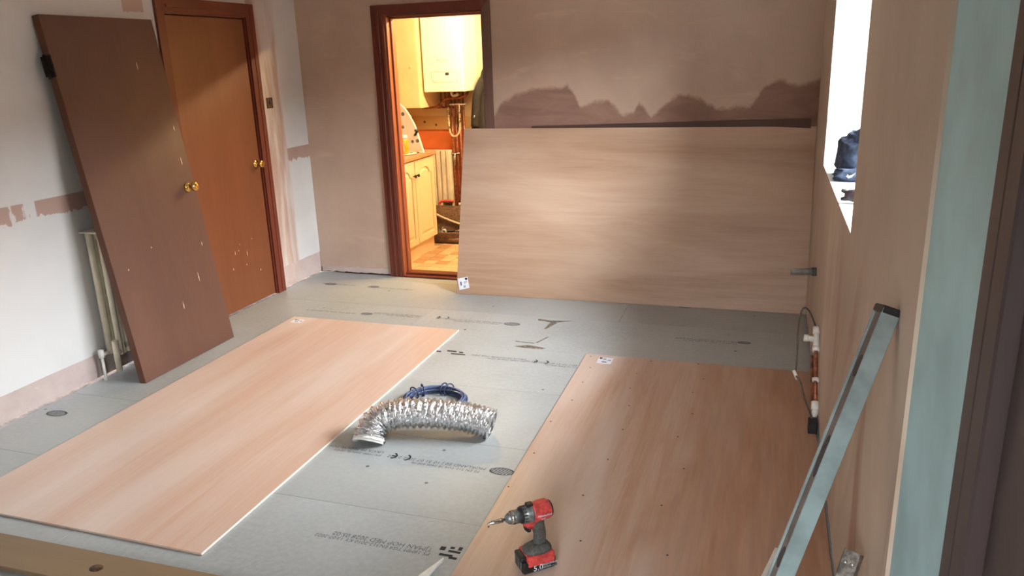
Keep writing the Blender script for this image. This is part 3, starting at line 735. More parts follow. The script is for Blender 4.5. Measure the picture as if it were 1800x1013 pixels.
# --- flexible foil duct
def duct():
    t = thing('flexible_duct', 'silver foil flexible duct curled on the floor between the plywood sheets', 'duct', (2.06, -2.42, 0.0))
    path = smoothpath([(1.862, -2.668, .016), (1.863, -2.636, .055), (1.888, -2.590, .088), (1.965, -2.545, .105), (2.09, -2.515, .108), (2.215, -2.49, .100), (2.315, -2.475, .084), (2.392, -2.470, .064)], 36)
    bm = nb(); rings = []; n = 40; m = len(path); jr_ = random.Random(5)
    for i, p in enumerate(path):
        d = (path[min(i + 1, m - 1)] - path[max(i - 1, 0)]).normalized(); u = d.cross(Vector((0, 0, 1))).normalized(); v = u.cross(d)
        s = i / (m - 1); pitch = 14 if s < 0.36 else 8
        ph = 2 * math.pi * i / pitch
        wob = 1.08 + .05 * max(0, 1 - s * 4) + 0.05 * mnoise.noise(Vector((i * .13, 1, 2)))
        amp = .0050 if s > .36 else .0075
        rr = []
        for k in range(n):
            a = 2 * math.pi * k / n
            r = (.0615 + amp * math.cos(ph + .25 * math.sin(a * 3 + i * .2))) * wob
            r += jr_.uniform(-.0024, .0024) + .0030 * mnoise.noise(Vector((math.cos(a) * 14, math.sin(a) * 14, i * .55)))
            q = p + u * (math.cos(a) * r) + v * (math.sin(a) * r * (0.98 if s > .1 else .92))
            q.z = max(q.z, 0.0012)
            rr.append(q)
        rings.append(rr)
    loft(bm, rings, False, False)
    inner = [[p + (q - p) * .93 for q in r] for r, p in zip(rings, path)]
    loft(bm, inner, False)
    for a, b in ((rings[0], inner[0]), (rings[-1], inner[-1])):
        for k in range(n):
            bm.faces.new([bm.verts.new(z) for z in (a[k], a[(k + 1) % n], b[(k + 1) % n], b[k])])
    bmesh.ops.remove_doubles(bm, verts=bm.verts[:], dist=1e-5)
    obj('foil_sleeve', bm, MT['foil'], t)
    # plain cuff at the near mouth
    p = path[0]; d = (path[0] - path[3]).normalized(); u = d.cross(Vector((0, 0, 1))).normalized(); v = u.cross(d)
    rr = []
    for s, rad in ((-.012, .0735), (.004, .0735), (.012, .0745), (.012, .070), (-.012, .069)):
        ringp = []
        for k in range(40):
            a = 2 * math.pi * k / 40; rj = rad + .002 * math.sin(5 * a) + .0015 * math.sin(11 * a)
            q = p + d * s + u * math.cos(a) * rj + v * math.sin(a) * rj * .9; q.z = max(q.z, .001); ringp.append(q)
        rr.append(ringp)
    o = obj('end_cuff', loft(nb(), rr, False, True, True), MT['white_pl'], t); o['label'] = 'whitish plain end of the duct'
duct()
# --- coil of blue cable behind the duct
cl = thing('cable_coil', 'coil of blue cable lying on the floor behind the foil duct', 'cable', (1.985, -2.20, 0.0))
bm = nb(); rnd = random.Random(3); allp = []
for k in range(11):
    cx = 1.985 + rnd.uniform(-.012, .012); cy = -2.195 + rnd.uniform(-.012, .012); r = .128 + rnd.uniform(-.016, .022); z = .006 + (k % 5) * .0085
    tl = rnd.uniform(-.05, .05); ph = rnd.uniform(0, 6.3)
    pts = [(cx + r * 1.08 * math.cos(a), cy + r * math.sin(a) * .95, max(.0045, z + tl * r * math.sin(a + ph))) for a in [2 * math.pi * i / 44 for i in range(44)]]
    tube(bm, pts, .0042, 7, False, True)
obj('coil_strands', bm, MT['blue'], cl)
for a in (1.35, 1.55, 2.35, 2.75):
    c = Vector((1.985 + .131 * 1.08 * math.cos(a), -2.195 + .131 * .95 * math.sin(a), .026)); rad = Vector((math.cos(a), math.sin(a), 0)); tg = Vector((-math.sin(a), math.cos(a), 0))
    pts = [c + rad * (.036 * math.cos(q)) + Vector((0, 0, 1)) * (max(-.0225, .03 * math.sin(q))) + tg * (.012 * math.sin(q * .5)) for q in [2 * math.pi * i / 16 for i in range(16)]]
    obj('tie_wrap', tube(nb(), pts, .004, 6, False, True), MT['blue_dark'], cl)

# --- cordless drill
def drill():
    t = thing('cordless_drill', 'red and black cordless drill standing on its battery on the plywood', 'drill', (2.846, -3.331, 0.009), (0, 0, math.radians(221)))
    def L(bm, name, mat, parent=t): return obj(name, bm, mat, parent, local=True)
    # battery: local X forward, Y left, Z up
    def slab(x0, x1, y, z0, z1, bev): return box(nb(), (x0, -y, z0), (x1, y, z1), bev, 3)
    bat = L(slab(-.062, .060, .039, 0, .046, .009), 'battery_pack', MT['black'])
    L(slab(-.058, .044, .0405, .022, .064, .008), 'battery_shoulder', MT['red'], bat)
    L(slab(-.064, .002, .0400, .006, .014, .003), 'battery_rib', MT['charcoal'], bat)
    for sy in (-.02, 0, .02): L(box(nb(), (.059, sy - .006, .012), (.063, sy + .006, .045), .002), 'vent', MT['charcoal'], bat)
    L(box(nb(), (.040, -.03, .044), (.064, .03, .062), .006, 2), 'release_catch', MT['black'], bat)
    tx = textmesh('5.0', .030, frame_mtx((.024, .0392 + .0008, .008), (-1, 0, 0), (0, 0, 1))); L(tx, 'battery_lettering', MT['paper'], bat)
    tx = textmesh('REDLITHIUM', .0095, frame_mtx((-.012, .0400, .020), (-1, 0, 0), (0, 0, 1))); L(tx, 'battery_lettering', MT['paper'], bat)
    tx = textmesh('XC5.0', .0105, frame_mtx((-.012, .0400, .009), (-1, 0, 0), (0, 0, 1))); L(tx, 'battery_lettering', MT['paper'], bat)
    # foot and grip
    def sect(c, rx, ry, n=20, e=2.6):
        out = []
        for k in range(n):
            a = 2 * math.pi * k / n; ca, sa = math.cos(a), math.sin(a)
            out.append(Vector((c[0] + rx * math.copysign(abs(ca) ** (2 / e), ca), c[1] + ry * math.copysign(abs(sa) ** (2 / e), sa), c[2])))
        return out
    L(loft(nb(), [sect((-.008, 0, .060), .050, .037), sect((-.008, 0, .070), .050, .037), sect((-.012, 0, .078), .040, .030), sect((-.016, 0, .088), .026, .021)]), 'foot', MT['charcoal'])
    L(loft(nb(), [sect((-.016, 0, .080), .024, .019), sect((-.019, 0, .100), .021, .0175), sect((-.020, 0, .120), .021, .018), sect((-.016, 0, .142), .022, .019), sect((-.010, 0, .162), .025, .020), sect((-.006, 0, .178), .028, .022)]), 'grip', MT['charcoal'])
    # motor housing
    def xl(prof, n=24, z=.206, e=1.0): return lathe(nb(), prof, (0, 0, z), (1, 0, 0), n)
    L(xl([(-.058, 0), (-.058, .026), (-.052, .032), (-.030, .0345), (.004, .0345), (.010, .033), (.010, 0)]), 'motor_housing', MT['red'])
    L(xl([(-.064, 0), (-.064, .020), (-.060, .027), (-.055, .029), (-.055, 0)]), 'end_cap', MT['black'])
    L(box(nb(), (-.045, -.010, .228), (-.006, .010, .245), .005, 2), 'top_ridge', MT['red'])
    L(loft(nb(), [sect((.012, 0, .150), .012, .012), sect((.014, 0, .166), .026, .018), sect((.008, 0, .182), .034, .024), sect((.0, 0, .195), .036, .026)]), 'trigger_housing', MT['red'])
    L(loft(nb(), [sect((.020, 0, .138), .007, .008), sect((.024, 0, .148), .012, .009), sect((.026, 0, .160), .012, .0095), sect((.022, 0, .170), .012, .009)]), 'trigger', MT['black'])
    L(xl([(.008, 0), (.008, .033), (.014, .0335), (.018, .031), (.026, .031), (.029, .029), (.044, .027), (.044, 0)]), 'gear_case', MT['gunmetal'])
    L(box(nb(), (.004, -.012, .230), (.028, .012, .244), .004, 2), 'speed_switch', MT['black'])
    bm = nb()
    for k in range(16):
        a = 2 * math.pi * k / 16; c = Vector((.037, math.cos(a) * .0275, .206 + math.sin(a) * .0275)); box(bm, c - Vector((.006, .002, .002)), c + Vector((.006, .002, .002)))
    L(bm, 'torque_collar', MT['charcoal'])
    L(xl([(.044, 0), (.044, .0275), (.047, .0285), (.050, .0275), (.050, 0)]), 'chuck_ring', MT['black'])
    L(xl([(.050, 0), (.050, .0235), (.074, .0235), (.076, .021), (.092, .018), (.100, .012), (.103, .0075), (.103, 0)]), 'chuck', MT['gunmetal'])
    L(xl([(.074, 0), (.074, .0243), (.080, .0235), (.088, .020), (.088, 0)]), 'chuck_sleeve', MT['chrome'])
    L(xl([(.10, 0), (.10, .0042), (.110, .0042), (.111, .0075), (.148, .0075), (.151, .0045), (.160, .0035), (.166, .001), (.166, 0)], 10), 'driver_bit', MT['chrome'])
    # white lettering on the housing flank
    tx = textmesh('Milwaukee', .0125, frame_mtx((.002, .0350, .202), (-1, 0, 0.0), (0, 0, 1)), 'LEFT', .25); L(tx, 'maker_lettering', MT['paper'])
    tx = textmesh('FUEL', .0075, frame_mtx((-.012, .0350, .192), (-1, 0, 0), (0, 0, 1)), 'LEFT', .25); L(tx, 'maker_lettering', MT['paper'])
drill()

# --- spirit level leaning on the right wall
lv = thing('spirit_level', 'long aluminium spirit level leaning against the right wall', 'spirit level', (3.47, -4.02, 0.0))
a_ = Vector((3.778 - 3.446, -3.765 + 4.075, 1.06)).normalized(); n1 = Vector((0, -1, 0)); n1 = (n1 - a_ * n1.dot(a_)).normalized(); n2 = a_.cross(n1).normalized()
rotm = Matrix.Rotation(math.radians(9), 3, a_); n1 = rotm @ n1; n2 = rotm @ n2
top = Vector((3.780, -3.772, 1.030)); Ltot = 1.205
foot = top - a_ * Ltot
mt = Matrix(((n2.x, n1.x, a_.x, foot.x), (n2.y, n1.y, a_.y, foot.y), (n2.z, n1.z, a_.z, foot.z), (0, 0, 0, 1)))    # x: across web side, y: towards camera, z: up the level
dz = -min((mt @ Vector((x, y, 0))).z for x in (-.02, .02) for y in (-.026, .026))
mt = Matrix.Translation((0, 0, dz + .009)) @ mt
bm = nb(); box(bm, (-.019, .020, 0), (.019, .0245, Ltot), .001, 1, mt); box(bm, (-.019, -.0245, 0), (.019, -.020, Ltot), .001, 1, mt); obj('flange', bm, MT['level'], lv)
obj('web', box(nb(), (-.014, -.0215, 0.002), (.014, .0215, Ltot - .002), 0, 1, mt), MT['level_dark'], lv)
obj('end_cap', box(nb(), (-.020, -.0255, Ltot - .014), (.020, .0255, Ltot + .004), .003, 1, mt), MT['black'], lv)
obj('end_cap', box(nb(), (-.020, -.0255, -.001), (.020, .0255, .014), .003, 1, mt), MT['black'], lv)
for zc, h in ((1.07, .05), (.86, .10), (.62, .05), (.38, .10)):
    for sx in (-1, 1):
        bm = nb(); pts = [(.013 * math.cos(q), h / 2 * math.sin(q)) for q in [2 * math.pi * i / 14 for i in range(14)]]
        prism(bm, [pts], lambda a, b, d: mt @ Vector((d, a, b + zc)), sx * .0141, sx * .0152); obj('vial_slot', bm, MT['black'], lv)
# --- galvanised offcut leaning low on the right wall
gb = thing('metal_channel', 'short galvanised metal channel leaning at the foot of the right wall', 'metal bar', (3.72, -3.9, 0.0))
a_ = Vector((3.772 - 3.60, -3.70 + 4.02, .50)).normalized(); n1 = Vector((-.55, -1, .3)); n1 = (n1 - a_ * n1.dot(a_)).normalized(); n2 = a_.cross(n1)
top = Vector((3.772, -3.715, .493)); Lg = .60; foot = top - a_ * Lg
mt = Matrix(((n2.x, n1.x, a_.x, foot.x), (n2.y, n1.y, a_.y, foot.y), (n2.z, n1.z, a_.z, foot.z), (0, 0, 0, 1)))
dz = -min((mt @ Vector((x, y, 0))).z for x in (-.02, .02) for y in (-.012, .012)); mt = Matrix.Translation((0, 0, dz + .001)) @ mt
bm = nb(); box(bm, (-.02, .009, 0), (.02, .012, Lg), .0008, 1, mt); box(bm, (-.02, -.012, 0), (-.017, .012, Lg), .0008, 1, mt); box(bm, (.017, -.012, 0), (.02, .012, Lg), .0008, 1, mt); box(bm, (-.02, -.012, Lg - .003), (.02, .012, Lg), .0006, 1, mt)
obj('channel', bm, MT['galv'], gb)
for sx in (-.008, .009): obj('screw_head', lathe(nb(), [(0, .0055), (.002, .005), (.003, 0)], mt @ Vector((sx, .012, Lg - .03)), n1, 12), MT['chrome'], gb)

# --- white plastic strips at the near edge
def strip(name, label, p0, p1, wd, pointed):
    p0, p1 = Vector(p0), Vector(p1); x = (p1 - p0).normalized(); y = Vector((0, 0, 1)).cross(x)
    bm = nb(); l = (p1 - p0).length
    o2 = [(0, wd * .45), (.12, -wd * .5), (l, -wd * .5), (l, wd * .5), (.02, wd * .5)] if pointed else [(0, -wd * .5), (l, -wd * .5), (l, wd * .5), (0, wd * .5)]
    prism(bm, [o2], lambda a, b, d: p0 + x * a + y * b + Vector((0, 0, d)), 0.0, 0.012)
    bmesh.ops.bevel(bm, geom=bm.edges[:], offset=.002, segments=1, affect='EDGES')
    return tag(obj(name, bm, MT['white_pl'], loc=(p0 + p1) / 2), label, 'plastic strip')
strip('plastic_strip', 'white plastic strip with a pointed end lying on the grey chipboard floor', (2.517, -3.372, .001), (2.455, -3.85, .001), .030, True)
strip('plastic_strip', 'white square ended plastic strip on the plywood beside the spirit level', (3.628, -3.035, .0095), (3.50, -3.55, .0095), .022, False)
# --- pine plank at the bottom left
bm = box(nb(), (-0.0, -3.86, 0.0015), (2.1, -3.70, 0.021), .003, 1, Matrix.Rotation(math.radians(.6), 4, 'Z'))
pk = thing('pine_plank', 'knotty pine plank lying on the floor along the near edge', 'plank', (1.0, -3.77, 0.0)); obj('board', bm, MT['pine_floor'], pk)
obj('knot', loft(nb(), [[Vector((1.397 + .026 * r * math.cos(q), -3.767 + .02 * r * math.sin(q), z)) for q in [2 * math.pi * i / 14 for i in range(14)]] for r, z in ((1, .0205), (.98, .0216), (.3, .0218))]), MT['knot'], pk)

# --- pipework and cable at the foot of the right wall
pw = thing('pipe_run', 'copper pipe with white push fit fittings at the foot of the right wall', 'pipe', (3.785, -1.8, 0.0))
A = Vector((3.785, -1.690, .330)); B = Vector((3.786, -1.965, .075)); dirp = (B - A).normalized()
tube(bm := nb(), [A + dirp * .0, B], .0085, 10); obj('copper_pipe', bm, MT['copper'], pw)
bm = nb(); tube(bm, [A - dirp * .03, A + dirp * .075], .0145, 12); tube(bm, [A + dirp * .06, A + dirp * .085], .0175, 12); tube(bm, [A - dirp * .045, A - dirp * .01], .017, 12); tube(bm, [A + dirp * .02, A + dirp * .02 + Vector((-.045, 0.01, 0))], .014, 12); tube(bm, [A + dirp * .02 + Vector((-.035, .008, 0)), A + dirp * .02 + Vector((-.055, 0.012, 0))], .018, 12)
obj('tee_fitting', bm, MT['white_pl'], pw)
bm = nb(); tube(bm, [B - dirp * .03, B + dirp * .01], .018, 12); tube(bm, [B - dirp * .005, B + dirp * .02, B + Vector((-.006, -.03, -.03)), (B.x, B.y - .03, 0.0)], .015, 12)
obj('elbow_fitting', bm, MT['white_pl'], pw)
C = A + (B - A) * .62
bm = nb(); tube(bm, [C - dirp * .008, C + dirp * .008], .016, 12); box(bm, (C.x, C.y - .012, C.z - .006), (3.799, C.y + .012, C.z + .006)); obj('pipe_clip', bm, MT['white_pl'], pw)
obj('lower_pipe', tube(nb(), [(3.772, -1.70, .23), (3.775, -1.80, .13), (3.778, -1.90, .06), (3.78, -1.95, .0)], .0075, 8), MT['copper'], pw)
gc = thing('grey_cable', 'thin grey cable looping out from the right wall by the pipe', 'cable', (3.73, -1.8, 0.0))
pts = smoothpath([(3.787, -1.64, .345), (3.76, -1.545, .393), (3.73, -1.57, .431), (3.71, -1.593, .405), (3.70, -1.703, .359), (3.70, -1.765, .27), (3.70, -1.786, .215), (3.70, -1.80, .165), (3.715, -1.93, .185), (3.73, -2.05, .165), (3.755, -2.05, .10), (3.775, -2.04, .045)], 6)
obj('cable', tube(nb(), pts, .0045, 8), MT['cable'], gc)
q = Vector((3.70, -1.80, .165)); obj('cable_end', tube(nb(), [q + Vector((-.012, -.01, .025)), q + Vector((.008, -.02, -.015))], .008, 8), MT['white_pl'], gc)
bm = nb(); box(bm, (3.755, -2.10, .001), (3.792, -2.03, .06), .004, 1); tag(obj('junction_box', bm, MT['black'], loc=(3.775, -2.06, 0.001)), 'small black junction box at the wall foot under the pipe elbow', 'junction box')
ps = thing('pipe_stub', 'grey plastic pipe stub sticking out of the right wall', 'pipe', (3.8, -1.1, .49))
bm = nb(); tube(bm, [(3.80, -1.1, .493), (3.668, -1.1, .488)], .0195, 16); obj('pipe', bm, MT['grey_pl'], ps)
obj('collar', tube(nb(), [(3.798, -1.1, .493), (3.775, -1.1, .492)], .024, 16), MT['charcoal'], ps)
obj('pipe_mouth', tube(nb(), [(3.6685, -1.1, .488), (3.6672, -1.1, .488)], .015, 14), MT['black'], ps)

# --- cloth heap and tool on the window sill
def lump(bm, c, r, amp, seed, nu=48, nv=30, fl=None, e=1.0):
    rings = []
    for j in range(nv + 1):
        ph = math.pi * j / nv - math.pi / 2
        rr = []
        for i in range(nu):
            a = 2 * math.pi * i / nu
            d = Vector((math.cos(a) * math.cos(ph), math.sin(a) * math.cos(ph), math.sin(ph)))
            f = d * 2.1 + Vector((seed, seed * .3, -seed))
            fold = abs(mnoise.noise(f * .7)) * 1.3 - .3 + .16 * math.sin(6.0 * (d.x * .5 + d.z * 1.3 + .9 * mnoise.noise(f * .5)) + seed)
            ridge = 1 - abs(mnoise.noise(d * 2.6 + Vector((seed * 2, 1, 0)))) * 2
            s = 1 + amp * fold + amp * .45 * max(0, ridge) ** 3 + .02 * mnoise.noise(d * 5)
            p = Vector(c) + Vector([math.copysign(abs(d[q]) ** e, d[q]) * r[q] * s for q in range(3)])
            if fl is not None: p.z = max(p.z, fl)
            rr.append(p)
        rings.append(rr)
    return loft(bm, rings, True)
jk = thing('folded_jacket', 'dark navy jacket heaped in the corner of the window sill', 'jacket', (3.96, -1.40, 1.05))
obj('body', lump(nb(), (3.985, -1.35, 1.155), (.150, .15, .115), .16, 1.4, fl=1.0515, e=.72), MT['navy'], jk)
obj('hood', lump(nb(), (4.00, -1.40, 1.215), (.115, .10, .085), .22, 5.3, e=.8), MT['navy'], jk)
obj('sleeve', lump(nb(), (3.945, -1.49, 1.078), (.13, .055, .034), .2, 2.2, fl=1.0515, e=.8), MT['navy'], jk)
bm = nb()
cp = [(0, 0), (.012, -.008), (.03, -.004), (.05, .012), (.028, .004), (.014, .002), (.008, .008)]
mt = frame_mtx((3.868, -1.543, 1.079), (.96, -.25, .1), (-.05, .3, .95)); prism(bm, [cp], lambda a, b, d: mt @ Vector((a * .8, b * 1.2, d)), -.002, .001)
obj('small_emblem', bm, MT['paper'], jk)
tl = thing('sill_tool', 'dusky cordless hand tool with a notched end lying on the sill', 'tool', (3.88, -2.13, 1.05))
bm = nb(); rings = []
for s, rx, rz in ((0, .020, .020), (.03, .027, .026), (.07, .029, .029), (.13, .032, .031), (.20, .030, .030), (.24, .022, .022)):
    c = Vector((3.826 + s * .93, -2.085 - s * .38, 1.052 + .031)); y = Vector((.38, .93, 0)); rings.append(ring(c, y, Vector((0, 0, 1)), 1, 16)); rings[-1] = [c + y * ((p - c).dot(y) * rx) + Vector((0, 0, (p - c).z * rz)) for p in rings[-1]]
loft(bm, rings); obj('tool_body', bm, MT['purple'], tl)
bm = nb()
for dzz in (-.012, .012): tube(bm, [(3.834, -2.088, 1.083 + dzz), (3.810, -2.078, 1.083 + dzz * 1.5)], [.012, .007], 10)
obj('jaw', bm, MT['charcoal'], tl)
obj('trigger_button', box(nb(), (3.90, -2.13, 1.108), (3.93, -2.11, 1.118), .003), MT['red'], tl)
tag(obj('wood_chip', box(nb(), (3.845, -2.36, 1.0505), (3.865, -2.335, 1.058), .002), MT['iron'], loc=(3.855, -2.35, 1.05)), 'tiny dark scrap on the near part of the window sill', 'scrap')

# ================================================================== KITCHEN THINGS
lf = thing('strip_lamp', 'long warm strip lamp on the kitchen ceiling', 'lamp', (1.75, 0.55, 2.20))
obj('batten', box(nb(), (1.0, 0.52, 2.165), (2.5, 0.58, 2.198), .004), MT['white_pl'], lf)
obj('lamp_tube', tube(nb(), [(1.03, 0.55, 2.14), (2.47, 0.55, 2.14)], .014, 12), MT['tube'], lf)
for x in (1.0, 2.47): obj('lamp_holder', box(nb(), (x, 0.535, 2.122), (x + .03, 0.565, 2.168)), MT['white_pl'], lf)
# base cabinet with two arched doors
cb = thing('base_cabinet', 'cream kitchen base cabinet with two arched panel doors', 'cabinet', (0.38, 0.52, KF))
CX, CY0, CY1 = 0.652, 0.135, 0.905
obj('carcass', box(nb(), (0.095, CY0, 0.14), (CX - .002, CY1, 0.868)), MT['cab'], cb)
obj('plinth', box(nb(), (0.12, CY0, KF), (CX - .012, CY1 - .005, 0.145)), MT['cab'], cb)
def cabdoor(y0, y1, z0, z1, hy):
    d = obj('door', box(nb(), (CX, y0, z0), (CX + .014, y1, z1), .002, 1), MT['cab'], cb)
    m_ = .055; ya, yb = y0 + m_, y1 - m_; zb = z1 - m_ - .015; mid = (ya + yb) / 2; wd = yb - ya
    def archp(ins):
        a, b_ = ya + ins, yb - ins; pts = [(a, z0 + m_ + ins), (b_, z0 + m_ + ins), (b_, zb - .065 - ins * .3)]
        pts += [(b_ - wd * .10, zb - .060 - ins)]
        for k in range(0, 11):
            t = math.pi * k / 10; pts.append((mid + (wd * .36 - ins * .6) * math.cos(t), zb - .055 + .055 * math.sin(t) - ins))
        pts += [(a + wd * .10, zb - .060 - ins), (a, zb - .065 - ins * .3)]
        return pts
    fr = obj('door_frame', prism(nb(), [[(y0 + .001, z0 + .001), (y1 - .001, z0 + .001), (y1 - .001, z1 - .001), (y0 + .001, z1 - .001)], archp(0)], fx, CX + .012, CX + .024), MT['cab'], d)
    bm = nb(); a, b_ = archp(.012), archp(.032)
    va = [bm.verts.new(fx(p[0], p[1], CX + .0145)) for p in a]; vb = [bm.verts.new(fx(p[0], p[1], CX + .022)) for p in b_]; n = len(a)
    for k in range(n): bm.faces.new((va[k], va[(k + 1) % n], vb[(k + 1) % n], vb[k]))
    for t in tessellate_polygon([[Vector((p[0], p[1], 0)) for p in b_]]): bm.faces.new([vb[k] for k in t])
    obj('raised_panel', bm, MT['cab'], d)
    obj('knob', lathe(nb(), [(0, .006), (.012, .006), (.016, .013), (.024, .014), (.029, .008), (.03, 0)], (CX + .024, hy, z1 - .125), (1, 0, 0), 14), MT['iron'], d)
cabdoor(0.138, 0.505, 0.15, 0.862, 0.478)
cabdoor(0.511, 0.902, 0.15, 0.862, 0.540)
wt = tag(obj('worktop', box(nb(), (0.092, 0.134, 0.870), (0.690, 0.935, 0.908), .006, 3), MT['worktop'], loc=(.4, .53, .87)), 'speckled brown kitchen worktop with a rounded front edge', 'worktop')
# radiator, boiler and its pipes on the kitchen back wall
kr = thing('radiator', 'white fluted panel radiator on the kitchen wall under the boiler', 'radiator', (0.4, 1.55, 0.15))
obj('panel', flutes(nb(), 0.10, 0.575, 0.17, 0.83, 1.542, 1.520, lambda a, b, d: Vector((a, d, b)), .048), MT['rad'], kr)
bm = nb(); box(bm, (.10, 1.535, .82), (.578, 1.585, .835), .003, 1); box(bm, (.568, 1.53, .165), (.58, 1.585, .83), .003, 1); obj('top_grille', bm, MT['rad'], kr)
bm = nb(); box(bm, (.2, 1.58, .5), (.25, 1.62, .56)); obj('bracket', bm, MT['rad'], kr)
bm = nb(); tube(bm, [(.575, 1.56, .80), (.615, 1.56, .80), (.615, 1.56, .68)], .010, 10); lathe(bm, [(0, .014), (.02, .016), (.05, .016), (.055, 0)], (.615, 1.56, .78), (0, 0, -1), 12); tube(bm, [(.59, 1.56, .80), (.67, 1.56, .80)], .008, 8)
obj('valve', bm, MT['chrome'], kr)
bo = thing('boiler', 'white wall hung boiler on the kitchen wall with a small display', 'boiler', (0.68, 1.44, 1.39))
BX0, BX1, BY0, BZ0 = 0.470, 0.865, 1.25, 1.39
obj('casing', box(nb(), (BX0, BY0, BZ0), (BX1, KY - .002, 2.11), .012, 3), MT['boiler'], bo)
bm = nb(); tpz = [(BX0 + .08, 1.57), (BX0 + .335, 1.57), (BX0 + .335, 1.475), (BX0 + .11, 1.475), (BX0 + .085, 1.50)]
inn = [(BX0 + .083, 1.567), (BX0 + .332, 1.567), (BX0 + .332, 1.478), (BX0 + .112, 1.478), (BX0 + .088, 1.502)]
prism(bm, [tpz, inn], fy, BY0 + .004, BY0 - .0012); obj('control_flap', bm, MT['grey_pl'], bo)
obj('display', box(nb(), (BX0 + .222, BY0 - .002, 1.537), (BX0 + .256, BY0 + .004, 1.562)), MT['dark_green'], bo)
obj('maker_lettering', textmesh('Baxi main', .022, frame_mtx((BX0 + .145, BY0 - .0012, 1.665), (1, 0, 0), (0, 0, 1))), MT['ink'], bo)
pp = thing('boiler_pipes', 'copper pipes dropping from the boiler down the kitchen wall', 'pipe', (0.66, 1.56, 0.02))
for x, r in ((.600, .011), (.640, .011), (.680, .014), (.720, .011)): obj('copper_pipe', tube(nb(), [(x, 1.575, 1.40), (x, 1.575, KF)], r, 10), MT['copper'], pp)
for x in (.50, .545, .575): obj('copper_pipe', tube(nb(), [(x, 1.57, 1.40), (x, 1.57, 1.235)], .010, 8), MT['copper'], pp)
obj('copper_pipe', tube(nb(), smoothpath([(.30, 1.555, 1.235), (.44, 1.548, 1.24), (.50, 1.54, 1.265), (.56, 1.535, 1.315), (.68, 1.535, 1.32), (.76, 1.54, 1.345), (.80, 1.55, 1.40)], 6), .012, 10), MT['copper'], pp)
obj('copper_pipe', tube(nb(), [(.14, 1.59, 1.235), (.62, 1.59, 1.235)], .009, 8), MT['copper'], pp)
obj('pipe_clip', box(nb(), (.585, 1.555, 1.255), (.735, 1.615, 1.270), .003, 1), MT['white_pl'], pp)
obj('condensate_trap', tube(nb(), smoothpath([(.63, 1.53, 1.40), (.63, 1.53, 1.355), (.66, 1.53, 1.345), (.70, 1.53, 1.36)], 4), .014, 10), MT['white_pl'], pp)
bm = nb(); tube(bm, smoothpath([(.59, 1.52, 1.24), (.588, 1.52, 1.10), (.60, 1.515, 1.0), (.64, 1.51, .968), (.685, 1.515, 1.0), (.70, 1.52, 1.10), (.70, 1.52, 1.27)], 6), .0085, 10); hose = obj('filling_loop', bm, MT['rope'], pp); hose['label'] = 'pale braided filling loop hose'
for x, z in ((.589, 1.19), (.589, 1.06), (.70, 1.20), (.70, 1.12)): obj('tap_fitting', tube(nb(), [(x, 1.52, z - .02), (x, 1.52, z + .02)], .013, 10), MT['chrome'], pp)
# wall unit to the left of the boiler
wu = thing('wall_cabinet', 'cream wall cabinet beside the boiler', 'cabinet', (0.28, 1.4, 1.25))
obj('carcass', box(nb(), (.095, 1.215, 1.252), (.452, KY - .002, 2.15), .003, 1), MT['wallcab'], wu)
obj('door', box(nb(), (.100, 1.195, 1.255), (.448, 1.214, 2.145), .004, 2), MT['wallcab'], wu)
obj('knob', lathe(nb(), [(0, .008), (.01, .008), (.016, .014), (.022, .010), (.023, 0)], (.385, 1.195, 1.62), (0, -1, 0), 12), MT['wallcab'], wu)
# coat hanging beyond the right jamb
ct = thing('hanging_coat', 'black coat hanging on the kitchen wall right of the boiler', 'coat', (0.95, 1.55, 1.0))
bm = nb(); rings = []
for z, c, rx, ry in ((1.62, .985, .02, .02), (1.56, .985, .05, .035), (1.44, .975, .075, .05), (1.30, .955, .095, .055), (1.15, .935, .105, .055), (1.0, .925, .11, .06), (.92, .925, .105, .06)):
    rr = []
    for k in range(28):
        a = 2 * math.pi * k / 28; f = 1 + .12 * math.sin(5 * a + z * 3) + .06 * math.sin(9 * a)
        rr.append(Vector((c + rx * f * math.cos(a), 1.55 + ry * f * math.sin(a), z)))
    rings.append(rr)
obj('coat_body', loft(bm, rings), MT['coat'], ct)
obj('coat_sleeve', tube(nb(), smoothpath([(.955, 1.50, 1.50), (.905, 1.485, 1.36), (.885, 1.48, 1.22), (.87, 1.48, 1.06)], 5), [.03 + .012 * min(1, i / 4) for i in range(16)], 12), MT['coat'], ct)
bm = nb(); tube(bm, [(.865, 1.445, 1.145), (.885, 1.435, 1.15), (.885, 1.435, 1.165), (.865, 1.445, 1.165)], .004, 6); obj('zip_pull', bm, MT['chrome'], ct)
obj('coat_hook', tube(nb(), [(.985, 1.62, 1.64), (.985, 1.55, 1.635), (.985, 1.54, 1.66)], .006, 8), MT['iron'], ct)
# paw print board, jar, plate and spoon on the worktop
ib = thing('paw_print_board', 'white paw print covered board with a tapering end standing on the worktop', 'ironing board', (0.60, 0.66, .908))
prof = [(-.30, .910), (.115, .910), (.098, .97), (.075, 1.05), (.045, 1.14), (.005, 1.22), (-.04, 1.285), (-.085, 1.325), (-.13, 1.34), (-.20, 1.33), (-.27, 1.28)]
obj('cover', prism(nb(), [[(a + .545, b) for a, b in prof]], fy, .74, .765), MT['paws'], ib)
obj('board_back', prism(nb(), [[(a * .96 + .543, b - .004) for a, b in prof if b > .95] + [(.27, .911), (.64, .911)][::1]], fy, .766, .78), MT['black'], ib)
obj('dark_strap', prism(nb(), [[(.585, 1.055), (.600, 1.05), (.628, 1.085), (.618, 1.10)]], fy, .725, .7395), MT['black'], ib)
jr = thing('storage_jar', 'amber jar with a pale lid standing on the worktop', 'jar', (0.56, .60, .908))
